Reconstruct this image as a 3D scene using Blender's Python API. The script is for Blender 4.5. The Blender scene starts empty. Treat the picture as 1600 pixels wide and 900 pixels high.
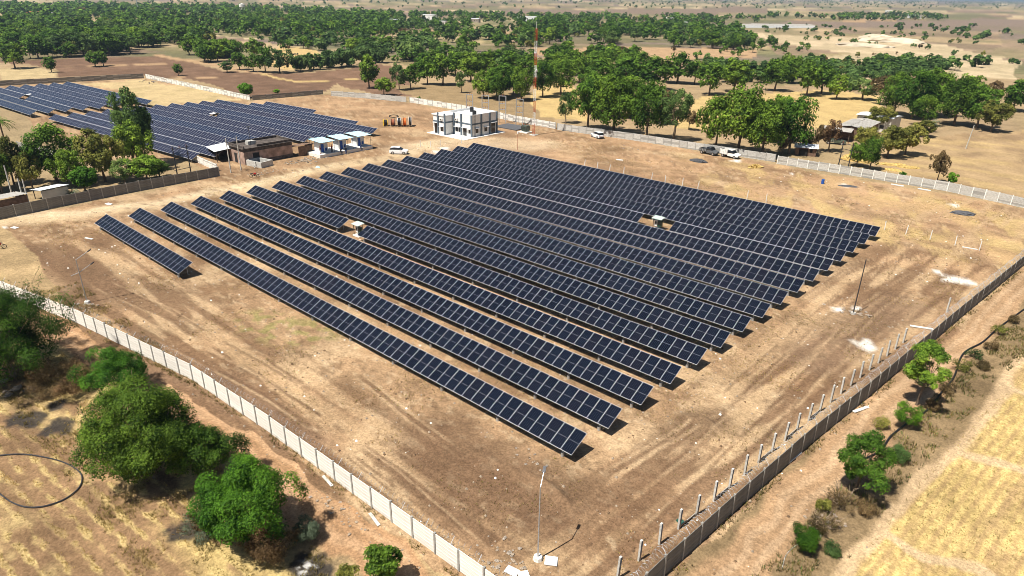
import bpy, math, random
import numpy as np
from mathutils import Matrix, Vector

# ------------------------------------------------------------------ camera
scene = bpy.context.scene
FPX = 1045.3
PITCH, ROLL, YAW = (math.radians(a) for a in (23.872, 0.761, 41.584))
CAM_H = 34.921
FW = np.array([-math.sin(YAW)*math.cos(PITCH), math.cos(YAW)*math.cos(PITCH), -math.sin(PITCH)])
_rt = np.array([math.cos(YAW), math.sin(YAW), 0.0]); _up = np.cross(_rt, FW)
RT = math.cos(ROLL)*_rt + math.sin(ROLL)*_up
UP = -math.sin(ROLL)*_rt + math.cos(ROLL)*_up
cam_data = bpy.data.cameras.new('camera')
cam = bpy.data.objects.new('camera', cam_data)
scene.collection.objects.link(cam)
cam_data.sensor_width = 36.0
cam_data.lens = 36.0*FPX/1600.0
cam_data.clip_start = 0.5
cam_data.clip_end = 40000.0
cam.matrix_world = Matrix(((RT[0], UP[0], -FW[0], 0), (RT[1], UP[1], -FW[1], 0), (RT[2], UP[2], -FW[2], CAM_H), (0, 0, 0, 1)))
scene.camera = cam

# ------------------------------------------------------------------ light
SUN_TO = Vector((-0.10, -0.50, 1.0)).normalized()      # direction towards the sun
SUN_EL = math.asin(SUN_TO.z)
SUN_AZ = math.atan2(SUN_TO.x, SUN_TO.y)                # clockwise from +Y
world = bpy.data.worlds.new('World'); scene.world = world
world.use_nodes = True
nt = world.node_tree; nt.nodes.clear()
out = nt.nodes.new('ShaderNodeOutputWorld'); bg = nt.nodes.new('ShaderNodeBackground')
sky = nt.nodes.new('ShaderNodeTexSky'); sky.sky_type = 'NISHITA'; sky.sun_disc = False
sky.sun_elevation = SUN_EL; sky.sun_rotation = SUN_AZ
sky.air_density = 1.0; sky.dust_density = 1.2; sky.ozone_density = 1.0
bg.inputs['Strength'].default_value = 0.05
nt.links.new(sky.outputs[0], bg.inputs['Color']); nt.links.new(bg.outputs[0], out.inputs['Surface'])
sd = bpy.data.lights.new('sun', 'SUN'); sd.energy = 5.0; sd.angle = math.radians(0.5); sd.color = (1.0, 0.955, 0.88)
sun = bpy.data.objects.new('sun', sd); scene.collection.objects.link(sun)
sun.rotation_euler = SUN_TO.to_track_quat('Z', 'Y').to_euler()
sun.location = (0, -50, 120)
scene.view_settings.view_transform = 'Standard'; scene.view_settings.look = 'None'
scene.view_settings.exposure = 0.50; scene.view_settings.gamma = 1.0
scene.view_settings.use_curve_mapping = False
cy = scene.cycles
cy.max_bounces = 6; cy.diffuse_bounces = 1; cy.glossy_bounces = 3; cy.transmission_bounces = 4
cy.transparent_max_bounces = 8; cy.volume_bounces = 0; cy.caustics_reflective = False; cy.caustics_refractive = False
cy.use_denoising = True; cy.filter_width = 0.9; cy.use_adaptive_sampling = True; cy.adaptive_threshold = 0.012
HAZE_DENSITY = 0.00010

# ------------------------------------------------------------------ helpers
COL = scene.collection
R = random.Random(7)
NR = np.random.default_rng(11)
ORD = ['first','second','third','fourth','fifth','sixth','seventh','eighth','ninth','tenth','eleventh','twelfth','thirteenth','fourteenth','fifteenth','sixteenth','seventeenth','eighteenth','nineteenth','twentieth']
ORD += ['twenty-'+o for o in ORD[:9]] + ['thirtieth'] + ['thirty-'+o for o in ORD[:9]] + ['fortieth']

def G(u, v, z=0.0):
    """point of the place at height z that the survey photo shows at (u, v)"""
    d = FW*FPX + RT*(u-800.0) + UP*(450.0-v)
    t = (z-CAM_H)/d[2]
    return Vector((d[0]*t, d[1]*t, z))
def mpp(p):
    """metres per photo pixel at a point"""
    return float(np.dot(np.array([p[0], p[1], p[2]-CAM_H]), FW))/FPX

class MB:
    def __init__(s): s.v = []; s.f = []; s.m = []; s.mats = []
    def mi(s, m):
        if m not in s.mats: s.mats.append(m)
        return s.mats.index(m)
    def add(s, vs, fs, m):
        o = len(s.v); s.v += [tuple(p) for p in vs]; k = s.mi(m)
        for f in fs: s.f.append(tuple(i+o for i in f)); s.m.append(k)
        return s
    def box(s, x0, y0, z0, x1, y1, z1, m):
        vs = [(x0,y0,z0),(x1,y0,z0),(x1,y1,z0),(x0,y1,z0),(x0,y0,z1),(x1,y0,z1),(x1,y1,z1),(x0,y1,z1)]
        return s.add(vs, [(0,3,2,1),(4,5,6,7),(0,1,5,4),(1,2,6,5),(2,3,7,6),(3,0,4,7)], m)
    def rbox(s, c, sx, sy, sz, ang, m, tilt=(0,0)):
        mt = Matrix.Translation(c) @ Matrix.Rotation(ang, 4, 'Z') @ Matrix.Rotation(tilt[0], 4, 'X') @ Matrix.Rotation(tilt[1], 4, 'Y')
        q = []
        for dz in (-.5, .5):
            for dx, dy in ((-.5,-.5),(.5,-.5),(.5,.5),(-.5,.5)): q.append(mt @ Vector((dx*sx, dy*sy, dz*sz)))
        return s.add(q, [(0,3,2,1),(4,5,6,7),(0,1,5,4),(1,2,6,5),(2,3,7,6),(3,0,4,7)], m)
    def tube(s, pts, rad, m, n=6, cap=True):
        pts = [Vector(p) for p in pts]
        rs = rad if isinstance(rad, (list, tuple)) else [rad]*len(pts)
        vs = []; fs = []
        for i, p in enumerate(pts):
            d = (pts[min(i+1, len(pts)-1)]-pts[max(i-1, 0)]).normalized()
            a = d.cross(Vector((0,0,1)) if abs(d.z) < .9 else Vector((1,0,0))).normalized(); b = d.cross(a)
            for k in range(n):
                t = 2*math.pi*k/n; vs.append(p+(a*math.cos(t)+b*math.sin(t))*rs[i])
        for i in range(len(pts)-1):
            for k in range(n):
                k2 = (k+1) % n; fs.append((i*n+k, i*n+k2, (i+1)*n+k2, (i+1)*n+k))
        if cap:
            fs.append(tuple(range(n))); fs.append(tuple((len(pts)-1)*n+k for k in reversed(range(n))))
        return s.add(vs, fs, m)
    def prism(s, prof, y0, y1, m, inset=None):
        """profile in x,z extruded along y"""
        n = len(prof); vs = [(x, y0, z) for x, z in prof]+[(x, y1, z) for x, z in prof]
        fs = [tuple(range(n)), tuple(reversed(range(n, 2*n)))]
        for i in range(n):
            j = (i+1) % n; fs.append((j, i, i+n, j+n))
        return s.add(vs, fs, m)
    def ball(s, c, rx, ry, rz, m, nu=10, nv=6, rough=0.0, half=False):
        vs = []; fs = []
        for j in range(nv+1):
            ph = (math.pi/2 if half else math.pi)*j/nv
            for i in range(nu):
                th = 2*math.pi*i/nu; q = 1+R.uniform(-rough, rough)
                vs.append((c[0]+rx*q*math.sin(ph)*math.cos(th), c[1]+ry*q*math.sin(ph)*math.sin(th), c[2]+rz*q*math.cos(ph)))
        for j in range(nv):
            for i in range(nu):
                i2 = (i+1) % nu; fs.append((j*nu+i, (j+1)*nu+i, (j+1)*nu+i2, j*nu+i2))
        return s.add(vs, fs, m)
    def mesh(s, name):
        me = bpy.data.meshes.new(name); me.from_pydata(s.v, [], s.f)
        for m in s.mats: me.materials.append(m)
        me.polygons.foreach_set('material_index', s.m); me.update()
        return me
    def build(s, name, parent=None, loc=(0,0,0), rz=0.0):
        return link(name, s.mesh(name), parent, loc, rz)

def link(name, me, parent=None, loc=(0,0,0), rz=0.0):
    o = bpy.data.objects.new(name, me); COL.objects.link(o)
    o.location = loc; o.rotation_euler = (0, 0, rz)
    if parent is not None: o.parent = parent
    return o
def tag(o, label, cat, group=None, kind=None):
    if label: o['label'] = label
    if cat: o['category'] = cat
    if group: o['group'] = group
    if kind: o['kind'] = kind
    elif cat: o['kind'] = 'thing'
    return o
def thing(name, label, cat, loc=(0,0,0), rz=0.0, group=None):
    o = bpy.data.objects.new(name, None); COL.objects.link(o)
    o.location = loc; o.rotation_euler = (0, 0, rz); o.empty_display_size = 0.3
    return tag(o, label, cat, group)
def dup(root, loc, rz=0.0, label=None, group=None, scale=None):
    r = root.copy(); COL.objects.link(r); r.location = loc; r.rotation_euler = (0, 0, rz)
    if scale is not None: r.scale = scale
    if label: r['label'] = label
    if group: r['group'] = group
    for ch in list(root.children):
        c = ch.copy(); COL.objects.link(c); c.parent = r
        for g in ch.children:
            d = g.copy(); COL.objects.link(d); d.parent = c
    return r
def fast_mesh(name, V, F, mats, mi=None, smooth=False):
    """V (n,3), F (m,k) numpy arrays, all faces with k corners"""
    me = bpy.data.meshes.new(name); n, m, k = len(V), len(F), F.shape[1]
    me.vertices.add(n); me.vertices.foreach_set('co', V.astype(np.float32).ravel())
    me.loops.add(m*k); me.loops.foreach_set('vertex_index', F.astype(np.int32).ravel())
    me.polygons.add(m); me.polygons.foreach_set('loop_start', np.arange(0, m*k, k, dtype=np.int32))
    me.polygons.foreach_set('loop_total', np.full(m, k, dtype=np.int32))
    for q in mats: me.materials.append(q)
    if mi is not None: me.polygons.foreach_set('material_index', mi.astype(np.int32))
    if smooth: me.polygons.foreach_set('use_smooth', np.ones(m, dtype=bool))
    me.update(calc_edges=True)
    return me

# ------------------------------------------------------------------ materials
def new_mat(name):
    m = bpy.data.materials.new(name); m.use_nodes = True
    n = m.node_tree.nodes; b = n['Principled BSDF']
    return m, m.node_tree, b
def mat(name, col, rough=0.8, metal=0.0, var=0.25, scale=3.0, spec=0.3, bump=0.0, stretch=(1,1,1), dirt=None, dirt_amt=0.5):
    m, t, b = new_mat(name); N = t.nodes.new; L = t.links.new
    tc = N('ShaderNodeTexCoord'); mp = N('ShaderNodeMapping'); mp.inputs['Scale'].default_value = stretch
    L(tc.outputs['Object'], mp.inputs['Vector'])
    ns = N('ShaderNodeTexNoise'); ns.inputs['Scale'].default_value = scale; ns.inputs['Detail'].default_value = 5
    L(mp.outputs[0], ns.inputs['Vector'])
    rp = N('ShaderNodeValToRGB'); e = rp.color_ramp.elements
    d = dirt if dirt else tuple(c*(1-var) for c in col)
    e[0].position = 0.35; e[0].color = (*[c*(1-dirt_amt)+q*dirt_amt for c, q in zip(col, d)], 1) if dirt else (*d, 1)
    e[1].position = 0.65; e[1].color = (*[min(1, c*(1+var*.4)) for c in col], 1)
    L(ns.outputs['Fac'], rp.inputs[0])
    oi = N('ShaderNodeObjectInfo'); hs = N('ShaderNodeHueSaturation')
    mr = N('ShaderNodeMapRange'); mr.inputs['To Min'].default_value = 1-var*.35; mr.inputs['To Max'].default_value = 1+var*.35
    L(oi.outputs['Random'], mr.inputs['Value']); L(mr.outputs[0], hs.inputs['Value']); L(rp.outputs[0], hs.inputs['Color'])
    L(hs.outputs[0], b.inputs['Base Color'])
    b.inputs['Roughness'].default_value = rough; b.inputs['Metallic'].default_value = metal; b.inputs['Specular IOR Level'].default_value = spec
    if bump:
        bp = N('ShaderNodeBump'); bp.inputs['Strength'].default_value = bump; bp.inputs['Distance'].default_value = 0.03
        L(ns.outputs['Fac'], bp.inputs['Height']); L(bp.outputs[0], b.inputs['Normal'])
    return m
def leaf_mat(name, dark, light, trans=0.30):
    m, t, b = new_mat(name); N = t.nodes.new; L = t.links.new
    geo = N('ShaderNodeNewGeometry'); oi = N('ShaderNodeObjectInfo')
    tc = N('ShaderNodeTexCoord'); ns = N('ShaderNodeTexNoise'); ns.inputs['Scale'].default_value = 0.7; ns.inputs['Detail'].default_value = 2
    L(tc.outputs['Object'], ns.inputs['Vector'])
    ad = N('ShaderNodeMath'); ad.operation = 'MULTIPLY_ADD'; ad.inputs[1].default_value = 0.6
    L(geo.outputs['Random Per Island'], ad.inputs[0])
    sb = N('ShaderNodeMath'); sb.operation = 'MULTIPLY_ADD'; sb.inputs[1].default_value = 1.6; sb.inputs[2].default_value = -0.6
    L(ns.outputs['Fac'], sb.inputs[0]); L(sb.outputs[0], ad.inputs[2])
    rp = N('ShaderNodeValToRGB'); e = rp.color_ramp.elements
    e[0].position = 0.10; e[0].color = (*dark, 1); e[1].position = 0.85; e[1].color = (*light, 1)
    L(ad.outputs[0], rp.inputs[0])
    nw = N('ShaderNodeTexNoise'); nw.inputs['Scale'].default_value = .11; nw.inputs['Detail'].default_value = 1; L(geo.outputs['Position'], nw.inputs['Vector'])
    h0 = N('ShaderNodeHueSaturation'); mw = N('ShaderNodeMapRange'); mw.inputs['From Min'].default_value = .3; mw.inputs['From Max'].default_value = .7; mw.inputs['To Min'].default_value = .55; mw.inputs['To Max'].default_value = 1.4; L(nw.outputs['Fac'], mw.inputs['Value']); L(mw.outputs[0], h0.inputs['Value'])
    mh = N('ShaderNodeMapRange'); mh.inputs['From Min'].default_value = .3; mh.inputs['From Max'].default_value = .7; mh.inputs['To Min'].default_value = .512; mh.inputs['To Max'].default_value = .488; L(nw.outputs['Fac'], mh.inputs['Value']); L(mh.outputs[0], h0.inputs['Hue']); L(rp.outputs[0], h0.inputs['Color'])
    hs = N('ShaderNodeHueSaturation')
    m1 = N('ShaderNodeMapRange'); m1.inputs['To Min'].default_value = 0.488; m1.inputs['To Max'].default_value = 0.514
    m2 = N('ShaderNodeMapRange'); m2.inputs['To Min'].default_value = 1.15; m2.inputs['To Max'].default_value = 0.8
    L(oi.outputs['Random'], m1.inputs['Value']); L(oi.outputs['Random'], m2.inputs['Value'])
    L(m1.outputs[0], hs.inputs['Hue']); L(m2.outputs[0], hs.inputs['Value']); L(h0.outputs[0], hs.inputs['Color'])
    L(hs.outputs[0], b.inputs['Base Color']); b.inputs['Roughness'].default_value = 0.6; b.inputs['Specular IOR Level'].default_value = 0.12
    tr = N('ShaderNodeBsdfTranslucent'); L(hs.outputs[0], tr.inputs['Color'])
    mx = N('ShaderNodeMixShader'); mx.inputs[0].default_value = trans
    L(b.outputs[0], mx.inputs[1]); L(tr.outputs[0], mx.inputs[2]); L(mx.outputs[0], t.nodes['Material Output'].inputs['Surface'])
    return m

M_CONC = mat('weathered_concrete', (.55,.54,.50), .9, var=.3, scale=2.5, stretch=(1,1,3), dirt=(.30,.26,.20), bump=.2)
M_CONCW = mat('whitewashed_concrete', (.86,.845,.79), .9, var=.15, scale=1.6, stretch=(.6,.6,4), dirt=(.60,.54,.44), bump=.2)
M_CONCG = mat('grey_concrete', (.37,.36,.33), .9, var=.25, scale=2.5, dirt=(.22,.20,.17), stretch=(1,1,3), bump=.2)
M_CONC_SHADE = mat('shade_toned_concrete', (.20,.195,.18), .95, var=.3, scale=2.5, dirt=(.12,.11,.095), stretch=(1,1,3), bump=.2)  # same concrete, with the shade on sun-averted walls put into its colour
M_WHITE = mat('white_paint', (.80,.80,.78), .6, var=.08, scale=2)
M_ALU = mat('anodised_frame', (.60,.60,.61), .45, metal=0.0, var=.06, scale=5, spec=.6)
M_GALV = mat('galvanised_steel', (.55,.56,.57), .45, metal=.6, var=.2, scale=6)
M_DARKST = mat('dark_steel', (.06,.06,.065), .5, metal=.3, var=.3)
M_BARK = mat('bark', (.17,.125,.085), .95, var=.4, scale=6, stretch=(1,1,.3), bump=.5)
M_TWIG = mat('dry_twig', (.30,.22,.14), .95, var=.4, scale=6)
M_SHEET = mat('cement_sheet_roof', (.42,.40,.36), .9, var=.35, scale=1.2, dirt=(.22,.19,.16), stretch=(1,4,1))
M_SHEETW = mat('pale_metal_roof', (.74,.76,.77), .5, var=.12, scale=1.5)
M_BLUE = mat('sky_blue_sheet', (.46,.70,.78), .5, var=.12, scale=1.5)
M_BLUED = mat('blue_door_paint', (.02,.10,.42), .4, var=.2)
M_TEAL = mat('slate_grey_paint', (.11,.145,.18), .6, var=.15)
M_PLAST = mat('stained_pink_plaster', (.50,.34,.27), .95, var=.3, scale=.8, dirt=(.24,.17,.13), dirt_amt=.9, bump=.3)
M_SOOT = mat('blackened_plaster', (.13,.105,.09), .95, var=.5, scale=1.5)
M_MUD = mat('mud_wall', (.20,.125,.085), .95, var=.35, scale=2)
M_BLACK = mat('black_rubber', (.018,.018,.02), .6, var=.3)
M_DARK = mat('dark_interior', (.03,.028,.026), .9, var=.2)
M_GLASSW = mat('dark_window_glass', (.015,.018,.022), .12, var=.1, spec=.6)
M_CARW = mat('white_car_paint', (.82,.82,.82), .25, var=.04, spec=.6)
M_CARG = mat('olive_vehicle_paint', (.07,.085,.055), .45, var=.2, spec=.5)
M_CARD = mat('dusty_dark_paint', (.10,.105,.11), .5, var=.2, spec=.5)
M_CHROME = mat('wheel_rim', (.55,.55,.56), .35, metal=.7, var=.1)
M_RED = mat('mast_red_paint', (.46,.055,.025), .5, var=.2)
M_REDL = mat('tail_lamp_red', (.45,.02,.015), .3, var=.1)
M_ORANGE = mat('orange_paint', (.72,.16,.02), .5, var=.15)
M_YELLOW = mat('yellow_paint', (.72,.47,.03), .5, var=.15)
M_GREEN = mat('dark_green_enamel', (.02,.085,.06), .4, var=.2)
M_PALEG = mat('pale_green_sheet', (.46,.55,.48), .5, var=.1)
M_OLIVE = mat('transformer_grey_green', (.13,.16,.13), .45, var=.2)
M_STRAWP = mat('straw_heap', (.52,.36,.12), .95, var=.5, scale=5, bump=.6)
M_GRAVEL = mat('dark_gravel', (.10,.10,.105), .95, var=.5, scale=9, bump=.8)
M_EARTH = mat('loose_earth', (.20,.125,.07), .98, var=.45, scale=4, bump=.8)
M_RUBBLE = mat('broken_masonry', (.40,.33,.26), .95, var=.5, scale=3)
M_SAND = mat('pale_sand', (.55,.46,.33), .98, var=.3, scale=.1)
M_CLOTHS = [mat('cloth_'+n, c, .9, var=.2) for n, c in (('dark', (.03,.03,.045)), ('maroon', (.20,.03,.03)), ('white', (.7,.68,.64)), ('blue', (.05,.09,.25)))]
M_SKIN = mat('skin', (.20,.11,.07), .6, var=.1)
M_HAIR = mat('black_hair', (.01,.009,.008), .6, var=.1)
M_STONE = mat('field_stone', (.36,.28,.20), .95, var=.4, scale=4)
M_TERRA = mat('red_tile_roof', (.36,.12,.06), .9, var=.3)
M_CREAM = mat('cream_house_wall', (.66,.62,.54), .9, var=.15, scale=.5)
LEAF = {
 'd': leaf_mat('dark_green_leaf', (.017,.048,.006), (.165,.29,.030)),
 'l': leaf_mat('bright_green_leaf', (.030,.078,.008), (.21,.345,.036)),
 'o': leaf_mat('olive_yellow_leaf', (.080,.095,.017), (.33,.32,.065)),
 'f': leaf_mat('grey_green_feather_leaf', (.034,.074,.018), (.18,.275,.070)),
 'b': leaf_mat('dry_brown_leaf', (.085,.055,.025), (.26,.17,.075)),
 'g': leaf_mat('vivid_green_leaf', (.036,.105,.008), (.18,.36,.028)),
 's': leaf_mat('silver_green_leaf', (.085,.115,.065), (.25,.30,.18)),
 'D': leaf_mat('deep_green_leaf', (.015,.042,.005), (.110,.205,.020)), 'G': leaf_mat('fresh_green_leaf', (.014,.052,.004), (.125,.27,.020)),
 'y': leaf_mat('straw_blade', (.34,.24,.08), (.62,.47,.19), .45),
}
def module_glass(name, stripes=True, sky_tone=1.0):
    m, t, b = new_mat(name); N = t.nodes.new; L = t.links.new
    oi = N('ShaderNodeObjectInfo'); rp = N('ShaderNodeValToRGB'); e = rp.color_ramp.elements
    e[0].position = 0; e[0].color = (.005,.007,.015,1); e[1].position = 1; e[1].color = (.0085,.0115,.022,1)
    q = e.new(.5); q.color = (.0068,.0095,.020,1); q = e.new(.85); q.color = (.0085,.0085,.016,1)
    for q in e: q.color = (*[c*sky_tone*.75 for c in q.color[:3]], 1)  # scales the base colour; a raised value paints in reflected sky
    L(oi.outputs['Random'], rp.inputs[0]); colr = rp.outputs[0]
    if stripes:
        tc = N('ShaderNodeTexCoord'); sx = N('ShaderNodeSeparateXYZ'); L(tc.outputs['Object'], sx.inputs[0])
        a = N('ShaderNodeMath'); a.operation = 'ADD'; a.inputs[1].default_value = 5.567; L(sx.outputs['X'], a.inputs[0])
        md = N('ShaderNodeMath'); md.operation = 'PINGPONG'; md.inputs[1].default_value = 0.189/2; L(a.outputs[0], md.inputs[0])
        lt = N('ShaderNodeMath'); lt.operation = 'LESS_THAN'; lt.inputs[1].default_value = 0.012; L(md.outputs[0], lt.inputs[0])
        mx = N('ShaderNodeMix'); mx.data_type = 'RGBA'; mx.inputs['B'].default_value = (.034,.045,.07,1)
        L(lt.outputs[0], mx.inputs['Factor']); L(colr, mx.inputs['A']); colr = mx.outputs['Result']
    L(colr, b.inputs['Base Color']); b.inputs['Roughness'].default_value = .12; b.inputs['Specular IOR Level'].default_value = .22 if stripes else .55
    return m
M_BACK = mat('dark_module_back', (.05,.05,.055), .5, var=.1); M_SEAM = mat('module_seam', (.42,.43,.46), .6, var=.1)
M_CELL = module_glass('solar_cells'); M_CELLF = module_glass('sky_toned_solar_cells', False, 3.2)  # far cells: paler base colour stands in for the sky they reflect

# ------------------------------------------------------------------ noise
def _h(i, j, s):
    n = (i.astype(np.int64)*374761393 + j.astype(np.int64)*668265263 + s*1442695041) & 0xFFFFFFFF
    n = ((n ^ (n >> 13))*1274126177) & 0xFFFFFFFF
    return ((n ^ (n >> 16)) & 0xFFFF)/65535.0
def vn(x, y, s=0):
    i = np.floor(x); j = np.floor(y); a = x-i; b = y-j; a = a*a*(3-2*a); b = b*b*(3-2*b)
    return (_h(i, j, s)*(1-a)+_h(i+1, j, s)*a)*(1-b)+(_h(i, j+1, s)*(1-a)+_h(i+1, j+1, s)*a)*b
def fbm(x, y, s=0, o=4):
    r = 0; w = .5; t = 0
    for k in range(o):
        r = r+w*vn(x*.8+y*.6+31.7, y*.8-x*.6, s+k*17); t += w; x, y = (x*.74-y*.67)*2.03+5.1, (x*.67+y*.74)*2.03+1.7; w *= .5
    return r/t
def sstep(a, b, x):
    t = np.clip((x-a)/(b-a), 0, 1); return t*t*(3-2*t)
def inpoly(x, y, pts):
    c = np.zeros(x.shape, bool); n = len(pts)
    for i in range(n):
        x0, y0 = pts[i][0], pts[i][1]; x1, y1 = pts[(i+1) % n][0], pts[(i+1) % n][1]
        k = ((y0 > y) != (y1 > y)); c ^= k & (x < (x1-x0)*(y-y0)/((y1-y0) if y1 != y0 else 1e-9)+x0)
    return c
def linedist(x, y, pts):
    d = np.full(x.shape, 1e9)
    for a, b in zip(pts[:-1], pts[1:]):
        dx, dy = b[0]-a[0], b[1]-a[1]; t = np.clip(((x-a[0])*dx+(y-a[1])*dy)/(dx*dx+dy*dy+1e-9), 0, 1)
        d = np.minimum(d, np.hypot(x-a[0]-t*dx, y-a[1]-t*dy))
    return d
def PX(*p): return [G(u, v) for u, v in p]
FAR_HOUSES = ((57,27,16,9,5,M_TERRA,'white village house with a reddish roof at far upper left',M_CREAM,1.6),(78,26,12,8,4.5,M_SHEETW,'white roofed house beside the reddish roof at far left',M_WHITE,.5),(98,38,11,7,3.5,M_SHEETW,'low white house below the far left village',M_WHITE,.4),(12,35,13,9,5,M_SHEETW,'pale house at the far left edge of the village',M_CREAM,.5),
          (672,33,16,10,7.5,M_WHITE,'tall white house among trees at upper centre',M_WHITE,.3),(618,36,18,9,4,M_SHEETW,'low bluish roofed building left of the tall white house',M_WHITE,.5),(592,28,9,7,5,M_SHEETW,'small white house at the wood edge upper centre',M_WHITE,.5),(690,39,12,8,4,M_SHEETW,'pale low house right of the tall white house',M_CREAM,.4),(742,35,12,8,4.5,M_SHEETW,'brownish house in the trees right of upper centre',M_RUBBLE,.5),
          (824,34,24,10,6.5,M_WHITE,'flat white building behind the mast top',M_WHITE,.3),(1046,37,9,8,7,M_WHITE,'white block house inside the long tree belt',M_WHITE,.3),(1065,40,12,8,4,M_SHEETW,'low pale house beside the white block house',M_CREAM,.4),(1426,28,16,9,5,M_SHEETW,'bluish white farm buildings at far upper right',M_WHITE,.5),(1388,20,14,8,5,M_WHITE,'small white house on the plain at far right',M_WHITE,.4),(452,51,10,7,4,M_SHEETW,'white hut among trees at the far village edge',M_WHITE,.4),(1440,29,9,7,4,M_SHEETW,'small pale barn right of the bluish farm buildings',M_CREAM,.5))
# --- belts of trees that merge with distance
BELTS = [
 ('the wood left of the hedge', [(0,48),(240,52),(330,62),(330,80),(270,84),(240,82),(120,90),(0,96)], 460, (6,12), 'dddlf'),
 ('the wood on the far left', [(0,9),(400,14),(640,26),(620,50),(400,60),(240,50),(0,46)], 1700, (6,12), 'dddllf'),
 ('the diagonal hedge by the ploughed field', [(275,74),(330,82),(400,99),(415,108),(350,103),(290,92)], 60, (7,9.5), 'ddll'),
 ('the strip behind the thorn hedge', [(400,62),(560,62),(600,75),(560,80),(410,80)], 60, (4,8), 'ddlfh'),
 ('the groves left of the mast', [(540,84),(660,62),(800,58),(840,78),(830,108),(700,112),(640,104),(570,94)], 120, (5,10), 'ddlfdh'),
 ('the village trees beyond the groves', [(400,36),(620,34),(830,44),(830,58),(640,60),(420,62)], 420, (5,10), 'dddlf'),
 ('the long belt right of the mast', [(800,36),(1100,43),(1175,56),(1175,78),(1100,76),(960,72),(820,74)], 520, (6,12), 'dddlf'),
 ('the row in front of that belt', [(840,84),(980,88),(1010,104),(860,122)], 70, (6,9), 'ddl'),
 ('the scrub right of the grove', [(1100,98),(1280,95),(1470,102),(1470,114),(1330,124),(1200,134),(1110,128)], 230, (3,5.5), 'hhfl'),
 ('the tree line far right', [(1200,24),(1480,22),(1480,32),(1200,33)], 190, (6,10), 'ddf'),
 ('the tree line far middle', [(640,22),(1200,28),(1200,38),(640,38)], 520, (5,9), 'dfdl'),
 ('the hazy far plain', [(0,.8),(1600,.8),(1600,14),(0,16)], 1500, (5,9), 'df'),
 ('the open ground far right', [(1190,40),(1600,42),(1600,122),(1480,118),(1300,92),(1200,80)], 130, (2.5,5.5), 'hhdf'),
 ('the scattered field trees far right', [(1040,80),(1330,58),(1330,70),(1180,92),(1060,100)], 26, (4,6.5), 'dl'),
]
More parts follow.
